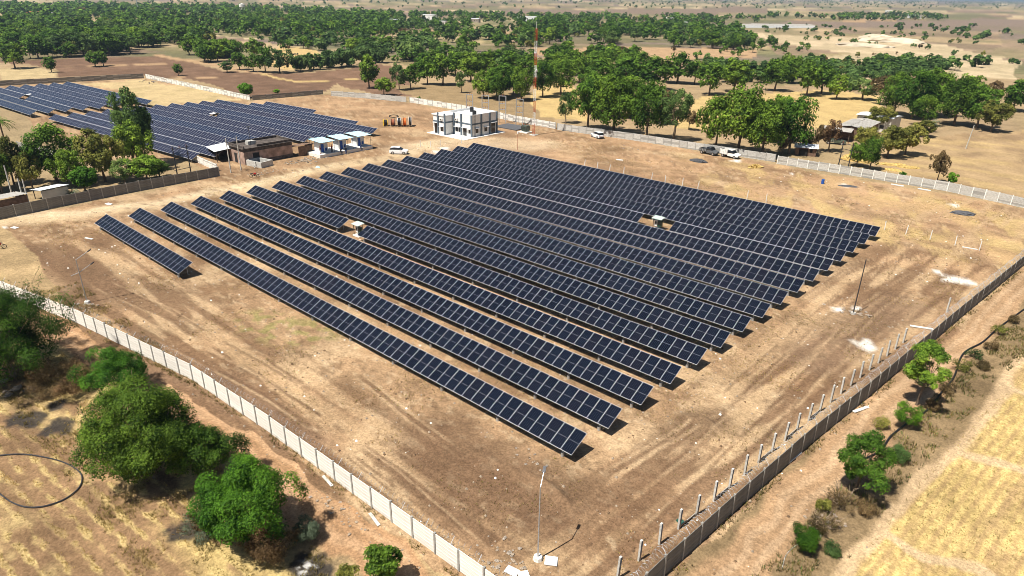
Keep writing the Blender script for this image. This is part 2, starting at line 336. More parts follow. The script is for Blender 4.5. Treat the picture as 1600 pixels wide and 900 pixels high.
# ------------------------------------------------------------------ ground
def build_ground():
    heading = math.pi/2+YAW
    rr = [0.0, 3, 6, 10, 14, 18, 21, 23.5, 25.5]
    v = 985.0
    while v > 1:
        a = PITCH+math.atan((v-450)/FPX); r = CAM_H/math.tan(a)
        if r > 26.5: rr.append(r)
        v -= 2.4
    rr += [rr[-1]*1.15, rr[-1]*1.4, rr[-1]*1.8, rr[-1]*2.4, 12000.0]
    rr = np.array(rr)
    fine = np.radians(np.arange(-49, 49, .138)); coarse = np.radians(np.arange(49, 311, 6.0))
    th = np.concatenate([fine, coarse])+heading
    nr, na = len(rr), len(th)
    X = (rr[:, None]*np.cos(th)[None]).ravel(); Y = (rr[:, None]*np.sin(th)[None]).ravel(); D = np.repeat(rr, na)
    # uneven edges for everything laid on the land
    wa = 0.35+D*.006
    wx = X+wa*2*(fbm(X/(wa*5), Y/(wa*5), 3, 3)-.5)*2; wy = Y+wa*2*(fbm(X/(wa*5), Y/(wa*5), 9, 3)-.5)*2
    col = np.zeros((len(X), 3)); Z = np.zeros(len(X))
    def lay(mask, c):
        nonlocal col
        m = np.clip(mask, 0, 1)[:, None]; c = np.asarray(c); col = col*(1-m)+c*m
    # far patchwork of fields
    ca, sa = math.cos(.12), math.sin(.12)
    fx = (X*ca+Y*sa)+30*fbm(X/300, Y/300, 21, 2); fy = (-X*sa+Y*ca)+30*fbm(X/300, Y/300, 22, 2)
    h = _h(np.floor(fx/150), np.floor(fy/85+.5*_h(np.floor(fx/150), np.floor(fx*0), 5)), 40)
    pal = np.array([(.40,.29,.17),(.30,.215,.14),(.22,.155,.105),(.34,.26,.14),(.27,.21,.12),(.20,.15,.115),(.44,.34,.20)])
    col = pal[np.minimum((h*7).astype(int), 6)]
    col = col*(.75+.5*fbm(X/25, Y/25, 31, 4))[:, None]
    lay(sstep(.48, .66, fbm(X/60, Y/60, 33, 4))*.7, (.13,.135,.062))
    # land near the plant
    near = D < 420
    lay(near*1.0*(fbm(X/30, Y/30, 44, 4)*.4+.6), (.33,.235,.13))
    BROWN = (.165,.10,.064); TAN = (.385,.252,.14); STRAW = (.47,.335,.145); PALE = (.52,.40,.25); OCHRE = (.43,.27,.15)
    def poly(c, *px, k=1.0): lay(inpoly(wx, wy, PX(*px))*k, c)
    def rows(ang, per, amp):     # furrow shade of worked soil: tilled crumbs against crusted soil
        s = X*math.cos(ang)+Y*math.sin(ang)+.25*per*fbm(X/6, Y/6, 51, 2)
        return 1+amp*np.sin(2*math.pi*s/per)
    # worked fields
    pl = inpoly(wx, wy, PX((0,96),(105,108),(105,119),(228,118),(300,124),(392,152),(505,144),(530,128),(470,120),(400,114),(350,112),(262,86),(180,90),(100,93)))
    lay(pl*1.0, np.array(BROWN)*(.7+.6*fbm(X/3, Y/9, 60, 4))[:, None])
    pl = inpoly(wx, wy, PX((410,115),(470,128),(520,130),(600,152),(650,150),(640,112),(590,100),(500,112)))
    lay(pl*1.0, np.array((.18,.108,.068))*(.7+.6*fbm(X/4, Y/8, 61, 4))[:, None])
    poly((.27,.19,.10), (620,135),(760,128),(860,160),(870,195),(740,165),(650,150))
    for l, w, c in (([(395,113),(440,122),(480,129),(560,122)], 1.6, STRAW), ([(110,104),(250,100),(330,99)], 1.2, TAN), ([(250,86),(330,101),(400,114)], 3.0, TAN), ([(390,118),(310,121),(270,119)], 1.5, TAN)):
        lay(1-sstep(w*.6, w*1.2, linedist(wx, wy, PX(*l))), c)
    poly(STRAW, (432,70),(490,78),(500,88),(450,110),(420,100))
    poly((.42,.32,.17), (0,108),(60,104),(105,112),(100,120),(0,128))
    poly(STRAW, (835,128),(900,125),(915,190),(850,182),(835,150)); poly(STRAW, (1060,160),(1110,150),(1300,140),(1372,150),(1372,186),(1290,200),(1110,205),(1050,200))
    poly((.38,.265,.14), (1395,225),(1600,200),(1640,235),(1640,330),(1480,292),(1370,262),(1365,240))
    m = inpoly(wx, wy, PX((1395,225),(1600,200),(1640,235),(1640,330),(1480,292),(1370,262)))
    lay(m*.55*sstep(.48, .6, fbm(X/14, Y/3.5, 64, 4)), STRAW); lay(m*.6*sstep(.50, .66, fbm(X/5, Y/9, 65, 4)), (.22,.145,.085)); lay(m*.35*(.5+.5*np.sin(2*math.pi*(Y-.35*X)/3.2)), (.25,.165,.095))
    poly(TAN, (830,76),(1000,73),(1180,76),(1180,90),(1000,94),(845,86)); poly((.26,.185,.12), (1190,70),(1340,74),(1330,82),(1210,86))
    poly(PALE, (1170,52),(1360,58),(1480,70),(1570,90),(1560,98),(1420,95),(1330,84),(1200,66)); poly((.50,.39,.24), (1330,84),(1600,95),(1600,125),(1460,118),(1250,95))
    poly((.21,.155,.115), (1235,33),(1420,30),(1600,30),(1600,48),(1420,44),(1250,40)); poly(TAN, (1200,31),(1500,30),(1350,34))
    poly((.21,.15,.105), (590,22),(760,18),(1000,14),(1200,12),(1200,20),(840,24),(600,27)); poly(TAN, (640,46),(800,50),(830,58),(690,56)); poly((.44,.33,.19), (1260,100),(1300,112),(1400,118),(1340,125),(1290,122))
    for nm, px, n, *_ in BELTS:      # leaf litter and low scrub under the tree belts
        if n > 100: lay(inpoly(wx, wy, PX(*px))*sstep(.36, .52, fbm(X/22, Y/22, 140, 4))*(.7 if 'plain' not in nm and 'open' not in nm else .3), (.15,.135,.062))
    # the plant's own ground
    plant = inpoly(wx, wy, [(-324,64),(-309.5,115.5),(-222.4,115.5),(-219,142),(-183,152),(-8,150.5),(-4,118),(-12,52),(-14.5,22.5),(-83,17.5),(-131,22),(-133.2,61),(-152,61),(-160,52),(-215,50)])
    t = fbm(X/7, Y/7, 70, 5); t2 = fbm(X/2.2, Y/2.2, 71, 4)
    c = np.array(TAN)[None]*(1-t[:, None])+np.array((.262,.162,.09))[None]*t[:, None]
    c = c*(.72+.56*t2)[:, None]
    lay(plant*1.0, c)
    inside = plant*1.0
    lay(inside*sstep(.54, .66, fbm(X/16, Y/6, 102, 5))*.65, (.185,.11,.06)); lay(inside*sstep(.56, .66, fbm(X/10, Y/7, 103, 5))*.6, (.47,.335,.195)); lay(inside*sstep(.60, .70, fbm(X/1.3, Y/.9, 104, 4))*.5, (.16,.098,.055)); lay(inside*sstep(.62, .72, fbm(X/1.0, Y/.7, 105, 4))*.5, (.50,.37,.225))
    # straw-coloured dry weeds in the north-east and the far compound
    ne = sstep(-75, -40, X+.4*(Y-120))*sstep(98, 118, Y)
    lay(inside*ne*sstep(.42, .60, fbm(X/3.5+Y/9, Y/9, 72, 4))*.75, STRAW)
    lay(inside*(Y > 103)*sstep(.46, .6, fbm(X/12, Y/5, 73, 4))*.55, OCHRE)
    lay(inside*sstep(.55, .72, fbm(X/9, Y/4, 74, 4))*(Y > 60)*.6, (.235,.15,.085))
    poly((.46,.345,.18), (128,130),(228,124),(300,138),(380,156),(330,160),(240,165),(205,148)); m = inpoly(wx, wy, PX((128,130),(228,124),(380,156),(330,160),(240,165)))
    lay(m*.5*sstep(.55, .68, fbm(X/6, Y/6, 75, 4)), (.33,.26,.12))
    # western service track and the yard by the shelters
    lay(inside*(1-sstep(1.2, 4.5, linedist(wx, wy, [(-131,20),(-124,33),(-122,60),(-124,82),(-122,100),(-128,120)])))*.9, (.50,.37,.22))
    lay(inside*(1-sstep(.3, 1.2, np.abs(linedist(wx, wy, [(-133,24),(-125,33),(-123,60),(-125,82)])-.9)))*.5, (.58,.46,.30))
    lay(inside*(1-sstep(3, 9, linedist(wx, wy, [(-126,104),(-120,122),(-108,128)])))*.6, (.55,.42,.27))
    # graded strip along the two boundary walls
    s1 = sstep(34.5, 28, Y)*(X > -112); s2 = sstep(-27, -19, X)
    k1 = fbm(X/14, Y/1.1, 76, 4); k2 = fbm((X-.09*Y)/1.2, Y/14, 77, 4)
    lay(inside*s1*(X < -24)*sstep(.42, .60, k1)*.85, (.165,.098,.055)); lay(inside*s1*(1-sstep(.30, .45, k1))*.7, (.40,.27,.15))
    lay(inside*s2*(Y < 112)*sstep(.44, .60, k2)*.85, (.17,.10,.056)); lay(inside*s2*(1-sstep(.30, .46, k2))*.75, (.43,.295,.165))
    lay(inside*(1-sstep(2, 6, linedist(wx, wy, PX((690,690),(760,750),(850,780)))))*.65, (.14,.083,.048)); lay(inside*(1-sstep(2, 5, linedist(wx, wy, PX((30,395),(110,425),(150,460)))))*.8, (.16,.097,.056))
    lay(inside*(1-sstep(.6, 3.2, linedist(wx, wy, PX((1060,680),(1110,655)))))*.75, (.12,.072,.042))
    lay(inside*(1-sstep(1.5, 5.5, linedist(wx, wy, PX((1270,560),(1340,500),(1400,470)))))*.6, (.20,.13,.08)); lay(inside*(1-sstep(.8, 3.0, linedist(wx, wy, PX((190,560),(330,600),(470,690)))))*.35, (.22,.14,.09))
    lay(inside*(1-sstep(2, 5, linedist(wx, wy, PX((400,500),(480,520)))))*sstep(.5, .62, fbm(X/1.1, Y/1.1, 85, 3))*.6, (.20,.20,.06))
    # wheel ruts and a back-filled cable trench
    def ruts(*px, k=.55, gauge=.75, w=.17, c=(.15,.09,.052), ce=(.46,.325,.19)):
        P = PX(*px); d = linedist(X+.25*(fbm(X/4, Y/4, 110, 2)-.5), Y+.25*(fbm(X/4, Y/4, 111, 2)-.5), P); br = sstep(.3, .5, fbm(X/3, Y/3, 112, 3))*sstep(gauge*1.2+.1, gauge*3+1.5, np.minimum(np.hypot(X-P[0].x, Y-P[0].y), np.hypot(X-P[-1].x, Y-P[-1].y)))
        lay(inside*(1-sstep(w*.5, w*1.3, np.abs(d-gauge)))*k*br, c); lay(inside*(1-sstep(w*.4, w, np.abs(d-gauge-w*1.8)))*k*.7*br, ce)
    for r_ in (((330,560),(470,640),(600,740),(700,830),(760,880)), ((250,520),(420,610),(560,700),(690,800)), ((1000,860),(1090,770),(1190,670),(1290,560),(1360,480),(1450,420)), ((960,770),(1060,700),(1160,600),(1260,510),(1340,440)), ((150,440),(260,490),(380,560),(480,620)), ((20,370),(120,345),(240,318),(330,296),(420,275),(520,258),(610,246),(700,236)), ((10,378),(130,352),(260,322),(400,286)), ((860,215),(960,240),(1080,262),(1220,290),(1380,330),(1500,370)), ((1420,370),(1380,430),(1340,470)), ((1230,470),(1310,420),(1420,400),(1540,380))): ruts(*r_)
    ruts((560,585),(640,650),(720,710), gauge=0, w=.22, k=.6); ruts((940,745),(1040,690),(1120,640), gauge=0, w=.25, k=.5)
    # cement and lime spills
    for u, vv, r in ((1297,475,1.0),(1352,537,1.6),(1325,476,.7),(1487,434,1.6),(1460,425,1.1),(1505,440,1.0),(1485,322,1.9),(1310,288,1.6),(700,232,2.0),(690,238,2.2),(1150,252,2.2),(40,338,.7),(13,355,.6),(1235,272,.8)):
        q = G(u, vv); lay((1-sstep(r*.35, r, np.hypot(wx-q.x, (wy-q.y))+.8*r*(fbm(X/.8, Y/.8, 78, 3)-.5)))*.9, (.72,.68,.60))
    # outside: southern lane, its verge and the stubble field
    lane = linedist(wx, wy, [(-140,6),(-100,13),(-70,17.4),(-40,19.6),(-20,19.3),(0,19)])
    south = (Y < 24)*(1-plant)*(X < 30)*(D < 240)
    lay(south*1.0, np.array((.34,.24,.125))*(.7+.6*t2)[:, None])
    field = sstep(15.0, 13.2, wy-.0*(X+50))*south*(X < -33)
    fs = (Y-.10*X); st = .5+.5*np.sin(2*math.pi*(fs+.18*fbm(X/4, Y/4, 79, 2))/1.15)
    lay(field*1.0, np.array((.235,.145,.077))*(.7+.6*t2)[:, None])
    lay(field*sstep(.50, .78, st*.38+.85*fbm(X/1.0, Y/.4, 80, 4)-.13)*.85, (.50,.37,.16))
    lay(field*sstep(.54, .64, fbm(X/7, Y/3, 81, 4))*.45, (.53,.40,.18)); lay(field*sstep(.52, .64, fbm(X/4, Y/1.2, 88, 4))*.6, (.17,.105,.058))
    lay(south*sstep(9.5, 12.5, Y)*sstep(16.5, 14, Y)*sstep(.4, .55, fbm(X/3, Y/2, 82, 3))*.8, (.54,.405,.165))
    lay(south*(1-sstep(1.6, 2.2, lane))*.97, np.array((.34,.20,.105))*(.82+.36*fbm(X/9, Y/1.0, 89, 3))[:, None]); lay(south*(1-sstep(.2, .55, np.abs(lane-.8)))*.5, (.47,.305,.175))
    # outside: eastern lane, verge and stubble field
    east = ((X > -14.5+.08*(Y-22))*(1-plant)*(Y > 5)*(D < 260)*(Y < 150))
    lay(east*1.0, np.array((.215,.15,.08))*(.6+.8*t2)[:, None])
    el = linedist(wx, wy, [(-11.5,20),(-10.8,35),(-9.8,50),(-8.2,66),(-6.2,85),(-3.2,108),(4,160)])
    lay(east*(1-sstep(1.75, 2.3, el))*.97, np.array((.35,.222,.122))*(.82+.36*fbm((X-.09*Y)/1.0, Y/9, 89, 3))[:, None]); lay(east*(1-sstep(.2, .55, np.abs(el-.8)))*.5, (.49,.34,.205))
    ex = np.interp(Y, [30,38.9,45.5,60.5,82.7,110,160], [-7,-5.4,-5.0,-3.4,-.5,4,12])
    ef = east*sstep(0, .7, wx-ex)
    rs = (X-np.interp(Y, [30,60.5,110], [-7,-3.4,4])); sr = .5+.5*np.sin(2*math.pi*(rs+.07*fbm(X/3, Y/8, 83, 2))/.8)
    lay(ef*1.0, np.array((.52,.375,.15))*(.75+.5*fbm(X/.5, Y/.9, 107, 3))[:, None]); lay(ef*sstep(.35, .8, sr)*.75*(.1+1.4*fbm(X/.5, Y/1.2, 101, 3)), (.33,.215,.10))
    lay(ef*sstep(.56, .68, fbm((X-.12*Y)/1.1, Y/5, 84, 4))*.6, (.32,.21,.105))
    for y0 in (45.4, 59.9, 74.0, 92.0):
        lay(ef*(1-sstep(.35, .75, np.abs(wy-y0)))*.9, (.50,.36,.21))
    lay(east*(1-sstep(.3, .8, np.abs(wx-ex-.2)))*.9, (.50,.355,.205))
    # burnt ground and dry leaf litter
    for u, vv, rx in ((37,655,2.1),(82,668,2.0),(100,625,1.4),(490,885,1.5),(300,820,1.5),(1420,800,.01)):
        q = G(u, vv); lay((1-sstep(rx*.6, rx, np.hypot(wx-q.x, wy-q.y)+rx*.9*(fbm(X/.7, Y/.7, 86, 3)-.5)))*.93, (.035,.032,.03))
    q = G(488, 885); lay((1-sstep(.2, .8, np.hypot(wx-q.x, wy-q.y)))*sstep(.45, .6, fbm(X/.35, Y/.35, 87, 2)), (.55,.53,.5))
    # small relief of the loose soil
    nr_m = sstep(190, 60, D)
    Z += nr_m*(-.05+.07*(fbm(X/1.3, Y/1.3, 90, 4)-.5))
    def mound(u, vv, rx, ry, hgt, ang, seed):
        q = G(u, vv); dx = X-q.x; dy = Y-q.y; a = dx*math.cos(ang)+dy*math.sin(ang); b = -dx*math.sin(ang)+dy*math.cos(ang)
        g = np.exp(-(a/rx)**2-(b/ry)**2); return g*hgt*(.35+1.3*fbm(X/.45, Y/.45, seed, 4))
    for a in ((858,762,2.2,.5,.32,-.1,91),(880,785,1.4,.4,.25,-.25,92),(800,735,3.0,.5,.18,.05,93),(1085,655,1.3,.6,.35,.3,94),(1107,663,.9,.5,.3,.0,95),(1300,540,4,.8,.25,1.1,96),(1390,480,3,.7,.2,.5,97),(1120,250,5,1.5,.5,.0,98),(600,598,2,.5,.12,.2,99)): Z += mound(*a)
    Z -= (D > 300)*.05
    V = np.stack([X, Y, Z], 1)
    i = np.arange(nr-1)[:, None]*na; j = np.arange(na)[None]; j2 = (j+1) % na
    F = np.stack([(i+j), (i+na+j), (i+na+j2), (i+j2)], -1).reshape(-1, 4)
    m, t, b = new_mat('soil_and_fields'); N = t.nodes.new; L = t.links.new
    at = N('ShaderNodeAttribute'); at.attribute_name = 'soil'
    tc = N('ShaderNodeTexCoord')
    n1 = N('ShaderNodeTexNoise'); n1.inputs['Scale'].default_value = 1.6; n1.inputs['Detail'].default_value = 8; n1.inputs['Roughness'].default_value = .74
    n2 = N('ShaderNodeTexNoise'); n2.inputs['Scale'].default_value = .16; n2.inputs['Detail'].default_value = 7; n2.inputs['Roughness'].default_value = .65
    n4 = N('ShaderNodeTexNoise'); n4.inputs['Scale'].default_value = 7.0; n4.inputs['Detail'].default_value = 4; n4.inputs['Roughness'].default_value = .7
    n3 = N('ShaderNodeTexVoronoi'); n3.inputs['Scale'].default_value = 1.7
    for n in (n1, n2, n3, n4): L(tc.outputs['Object'], n.inputs['Vector'])
    r1 = N('ShaderNodeMapRange'); r1.inputs['From Min'].default_value = .3; r1.inputs['From Max'].default_value = .7; r1.inputs['To Min'].default_value = .70; r1.inputs['To Max'].default_value = 1.27; L(n1.outputs['Fac'], r1.inputs['Value'])
    r2 = N('ShaderNodeMapRange'); r2.inputs['From Min'].default_value = .3; r2.inputs['From Max'].default_value = .7; r2.inputs['To Min'].default_value = .78; r2.inputs['To Max'].default_value = 1.2; L(n2.outputs['Fac'], r2.inputs['Value'])
    n5 = N('ShaderNodeTexNoise'); n5.inputs['Scale'].default_value = 5.5; n5.inputs['Detail'].default_value = 3; n5.inputs['Roughness'].default_value = .8; L(tc.outputs['Object'], n5.inputs['Vector'])
    r5 = N('ShaderNodeMapRange'); r5.inputs['From Min'].default_value = .36; r5.inputs['From Max'].default_value = .64; r5.inputs['To Min'].default_value = .74; r5.inputs['To Max'].default_value = 1.24; L(n5.outputs['Fac'], r5.inputs['Value'])
    r3 = N('ShaderNodeMapRange'); r3.inputs['From Min'].default_value = .02; r3.inputs['From Max'].default_value = .10; r3.inputs['To Min'].default_value = .55; r3.inputs['To Max'].default_value = 1.0; L(n3.outputs['Distance'], r3.inputs['Value'])
    mu = N('ShaderNodeMath'); mu.operation = 'MULTIPLY'; L(r1.outputs[0], mu.inputs[0]); L(r2.outputs[0], mu.inputs[1])
    mu2 = N('ShaderNodeMath'); mu2.operation = 'MULTIPLY'; L(mu.outputs[0], mu2.inputs[0]); L(r3.outputs[0], mu2.inputs[1])
    vm = N('ShaderNodeVectorMath'); vm.operation = 'SCALE'; L(at.outputs['Color'], vm.inputs[0]); mu3 = N('ShaderNodeMath'); mu3.operation = 'MULTIPLY'; L(mu2.outputs[0], mu3.inputs[0]); L(r5.outputs[0], mu3.inputs[1]); L(mu3.outputs[0], vm.inputs['Scale'])
    L(vm.outputs[0], b.inputs['Base Color']); b.inputs['Roughness'].default_value = 1.0; b.inputs['Specular IOR Level'].default_value = .05
    bp = N('ShaderNodeBump'); bp.inputs['Strength'].default_value = .7; bp.inputs['Distance'].default_value = .05; L(n4.outputs['Fac'], bp.inputs['Height']); L(bp.outputs[0], b.inputs['Normal'])
    me = fast_mesh('ground', V, F, [m], smooth=True)
    a = me.color_attributes.new('soil', 'FLOAT_COLOR', 'POINT')
    a.data.foreach_set('color', np.concatenate([np.clip(col, 0, 1), np.ones((len(col), 1))], 1).astype(np.float32).ravel())
    o = link('ground', me); o['kind'] = 'structure'
    return o
build_ground()
# ------------------------------------------------------------------ precast boundary walls
_pc = {}
def plank_mesh(L, h, m, th=.05):
    key = ('plank', round(L, 2), round(h, 3), m.name)
    if key not in _pc:
        b = MB(); e = .012
        # chamfered precast plank, joint recessed at top and bottom
        b.prism([(-th/2+e, 0.004), (th/2-e, 0.004), (th/2, e+.004), (th/2, h-e), (th/2-e, h-.002), (-th/2+e, h-.002), (-th/2, h-e), (-th/2, e+.004)], -L/2, L/2, m)
        _pc[key] = b.mesh('plank')
    return _pc[key]
def panel_mesh(L, H, m, n=6):
    vr = R.randrange(4); key = ('panel', round(L, 2), round(H, 2), m.name, vr)
    if key not in _pc:
        b = MB(); h = H/n
        for k in range(n):
            o = R.choice((0, .012, .022)); mm = R.choice((m, m, M_CONC if m is not M_CONC_SHADE else M_CONCG, M_CONCG if m is M_CONC else m)); b.box(-.025-o, -L/2, k*h+.012, .025+o, L/2, (k+1)*h-.012, mm)
        _pc[key] = b.mesh('panel')
    return _pc[key]
def post_mesh(H, m):
    key = ('post', H, m.name)
    if key not in _pc:
        b = MB(); b.box(-.075, -.075, -.25, .075, .075, H, m); b.add([(-.075,-.075,H),(.075,-.075,H),(.075,.075,H),(-.075,.075,H),(0,0,H+.03)], [(0,1,4),(1,2,4),(2,3,4),(3,0,4)], m)
        _pc[key] = b.mesh('post')
    return _pc[key]
def wall(label, pts, bay=2.25, H=1.82, m=M_CONC, mp=None, planks=999, arms=0, ends=(True, True), wob=.035):
    """pts: run of the wall; planks: how many bays get single planks, the rest one panel per bay"""
    mp = mp or m; pts = [Vector((p[0], p[1], 0)) for p in pts]
    root = thing('boundary_wall', label, 'wall', pts[0]); root['kind'] = 'thing'
    k = 0
    for a, b in zip(pts[:-1], pts[1:]):
        L = (b-a).length; n = max(1, round(L/bay)); d = (b-a)/n; ang = math.atan2(d.y, d.x)-math.pi/2
        for i in range(n):
            p = a+d*i-pts[0]; c = p+d/2; dz = R.uniform(-wob, wob)
            if not (k == 0 and not ends[0]): link('post', post_mesh(H+.05, mp), root, (p.x, p.y, dz), ang).rotation_euler.x = R.uniform(-.015, .015)
            if k < planks:
                h = H/6
                for q in range(6):
                    link('plank', plank_mesh(round(d.length-.15, 2), h, m), root, (c.x+R.uniform(-.006, .006), c.y+R.uniform(-.006, .006), q*h+dz-.03), ang)
            else: link('panel', panel_mesh(round(d.length-.15, 2), H, m), root, (c.x, c.y, dz-.03), ang+R.uniform(-.008, .008)).rotation_euler.x = R.uniform(-.02, .02)
            k += 1
    if ends[1]:
        p = pts[-1]-pts[0]; link('post', post_mesh(H+.05, mp), root, (p.x, p.y, 0), ang)
    return root
def along(pts, step):
    out = []; pts = [Vector((p[0], p[1], 0)) for p in pts]
    for a, b in zip(pts[:-1], pts[1:]):
        n = max(1, int((b-a).length/step))
        out += [(a+(b-a)*i/n, (b-a).normalized()) for i in range(n)]
    return out
def razor(root, pts, z, off, rad=.26, pitch=.34, r=.011):
    """coil of razor wire and its straining wires fixed to the wall"""
    pts = [Vector((p[0], p[1], 0)) for p in pts]; o0 = root.location
    path = []; t = 0
    for a, b in zip(pts[:-1], pts[1:]):
        L = (b-a).length; d = (b-a)/L; n = Vector((-d.y, d.x, 0)); s = 0
        while s < L:
            th = 2*math.pi*t/pitch; w = rad*(1+.25*math.sin(t*1.7)+.15*math.sin(t*4.1))
            path.append(a+d*s+n*(off+math.cos(th)*w)+Vector((0, 0, z+math.sin(th)*w+.05*math.sin(t*.9)))-o0)
            s += pitch/8; t += pitch/8
    mb = MB(); mb.tube(path, r, M_GALV, n=3, cap=False); mb.build('razor_wire_coil', root)
W1 = [(-15.2,22.6),(-46.67,21.83),(-60.08,21.2),(-81.8,17.8),(-96,14.6),(-112,10.5)]
W2 = [(-14.55,22.6),(-14.0,31.1),(-13.04,41.7),(-11.94,52.55),(-10.6,63),(-7.6,90),(-4.4,117),(-1.5,149.6)]
w1 = wall('long cream precast wall beside the dirt lane at the lower left', W1, m=M_CONCW, mp=M_CONCG, planks=46)
w2 = wall('shade-darkened precast wall topped with razor wire along the right dirt lane', W2, m=M_CONC_SHADE, mp=M_CONCG, planks=34)
# raking arms that carry the wire
for wl, pts, step, sgn in ((w1, W1, 2.25, -1), (w2, W2, 2.22, 1)):
    am = MB(); am.tube([(0,0,1.75),(0,.0,1.88),(sgn*-.0+.0,.0,1.9),(0,.34,2.28)], .022, M_ALU, n=4); arm = am.mesh('arm')
    for p, d in along(pts, step)[: (34 if wl is w1 else 46)]:
        o = link('arm', arm, wl, p-wl.location, math.atan2(d.y, d.x)+(0 if sgn > 0 else math.pi))
        if sgn < 0: o.rotation_euler.z = math.atan2(d.y, d.x)+math.pi
razor(w1, W1[:4], 2.12, -.22, rad=.20, pitch=.5, r=.009); razor(w2, W2[:7], 2.10, .26)
wall('shade-darkened precast wall in front of the leafy yard on the left', [(-130.9,14),(-131.4,22.1),(-132.3,31.7),(-132.9,42.4),(-133.1,60.0)], m=M_CONC_SHADE, mp=M_CONCG, H=1.9, planks=24)
wall('pale grey precast wall beside the right field behind the white stakes', [(-2.4,149.8),(-8.61,150.2),(-21.6,153.2),(-37.5,153.0),(-55.2,152.2)], m=M_CONC, mp=M_CONCW, H=1.85, planks=0)
wall('long mottled wall under the big trees behind the white car', [(-56.3,153.6),(-73.5,152.4),(-92.9,151.3),(-102.3,150.3),(-115.8,148.6)], m=M_CONC, mp=M_CONCG, planks=0)
wall('light panel wall behind the white control building and tall red mast', [(-117,149.3),(-133.2,149.6),(-155.4,152.4),(-182.3,151.6)], m=M_CONCW, mp=M_CONCG, planks=0)
wall('light grey wall end near the ploughed field and round bush', [(-183.5,151.0),(-200,146.5),(-213.1,141.2)], m=M_CONC, planks=0)
wall('short dark wall edging the ploughed field behind the far panels', [(-218.8,141.4),(-222.4,116.0)], m=M_CONC_SHADE, H=1.6, planks=0)
wall('white panel wall running past the dry yellow grass plot', [(-223.0,115.4),(-309.0,115.3)], m=M_CONCW, mp=M_CONCG, H=1.7, planks=0)
wall('dark wall at the far left behind the farthest panel block', [(-309.6,114.6),(-320.0,66.4),(-324,48)], m=M_CONC_SHADE, H=1.9, planks=0)
wall('short whitish wall between the leafy yard and the ruined house', [(-150.9,62.4),(-137.2,61.6)], m=M_CONCW, H=1.5, planks=0)
wall('grey wall stub behind the palm on the left', [(-190,39.5),(-172,43)], m=M_CONCG, H=1.7, planks=0)

# ------------------------------------------------------------------ solar rows
TILT = math.radians(27.0); MW, ML, MP = 1.134, 2.28, 1.154
ZLOW = 0.90
def module_mesh():
    b = MB(); t = .035; fr = .014
    b.box(-MW/2, 0, -t, MW/2, ML, 0, M_ALU); b.m[0] = b.mi(M_BACK)
    b.add([(-MW/2+fr, ML/2-.02, .0015), (MW/2-fr, ML/2-.02, .0015), (MW/2-fr, ML/2+.02, .0015), (-MW/2+fr, ML/2+.02, .0015)], [(0,1,2,3)], M_SEAM)
    for y0, y1 in ((.03, ML/2-.007), (ML/2+.007, ML-.03)):
        b.add([(-MW/2+fr, y0, .003), (MW/2-fr, y0, .003), (MW/2-fr, y1, .003), (-MW/2+fr, y1, .003)], [(0,1,2,3)], M_CELL)
    return b.mesh('module')
MOD = module_mesh()
CT, ST = math.cos(TILT), math.sin(TILT)
def support_meshes():
    f = MB(); yf, yr = .42, 1.62
    f.tube([(0,yf,-.2),(0,yf,.36)], .15, M_CONCG, n=12); pier = f.mesh('footing')
    p = MB(); zf = ZLOW+yf/CT*ST-.12; p.box(-.04, yf-.03, .3, .04, yf+.03, zf, M_GALV); fp = p.mesh('front_post')
    p = MB(); zr = ZLOW+yr/CT*ST-.12; p.box(-.04, yr-.03, -.2, .04, yr+.03, zr, M_GALV); rp = p.mesh('rear_post')
    p = MB(); p.rbox((0, CT*ML/2, ZLOW+ST*ML/2-.13), .06, ML*.86, .08, 0, M_GALV, tilt=(TILT, 0)); ra = p.mesh('rafter')
    p = MB(); p.tube([(0.05,yf,.5),(0.05,yr,zr-.25)], .022, M_GALV, n=5); br = p.mesh('brace')
    return (('footing', pier), ('front_post', fp), ('rear_post', rp), ('rafter', ra), ('brace', br))
SUP = support_meshes()
def solar_row(x0, y, n, label, group):
    root = thing('solar_panel_row', label, 'solar panels', (x0, y, 0), 0, group)
    dzs = 0.0
    for k in range(n):
        o = link('module', MOD, root, ((k+.5)*MP, R.uniform(-.006, .006), ZLOW+R.uniform(-.006, .006))); o.rotation_euler = (TILT+R.uniform(-.004, .004), R.uniform(-.0025, .0025), 0)
    L = n*MP
    b = MB()
    for s in (.24, .76): b.rbox((L/2, CT*ML*s, ZLOW+ST*ML*s-.065), L-.1, .05, .05, 0, M_GALV, tilt=(TILT, 0)); 
    b.build('purlin', root)
    m = max(2, round(L/6.9)); x = 1.2
    for i in range(m):
        xx = 1.2+(L-2.4)*i/(m-1)
        for nm, me in SUP: link(nm, me, root, (xx, 0, 0))
    return root
Y1, PITCH_R = 31.048, 5.0018
GRP = 'panel rows of the front block'
for i in range(17):
    xl = -115.5+.1375*i; y = Y1+PITCH_R*i
    if i == 0: solar_row(xl, y, 26, 'short solar panel row nearest the lower left wall', GRP); continue
    nm = '%s long solar panel row from the front of the big block' % ORD[i-1]
    gap = {5: (-84.9, -81.4), 12: (-53.3, -48.8)}.get(i)
    if i == 1: nm = 'nearest long solar panel row, its end beside the street lamp'
    if i == 16: nm = 'rearmost solar panel row beside the line of white stakes'
    if gap:
        n1 = int((gap[0]-xl)/MP); x2 = xl+MP*math.ceil((gap[1]-xl)/MP); n2 = 78-round((x2-xl)/MP)
        if n1 > 0: solar_row(xl, y, n1, nm.replace(' of the big block', ', part left of its shelter'), GRP)
        solar_row(x2, y, n2, nm.replace(' of the big block', ', part right of its shelter'), GRP)
    else: solar_row(xl, y, 78, nm, GRP)

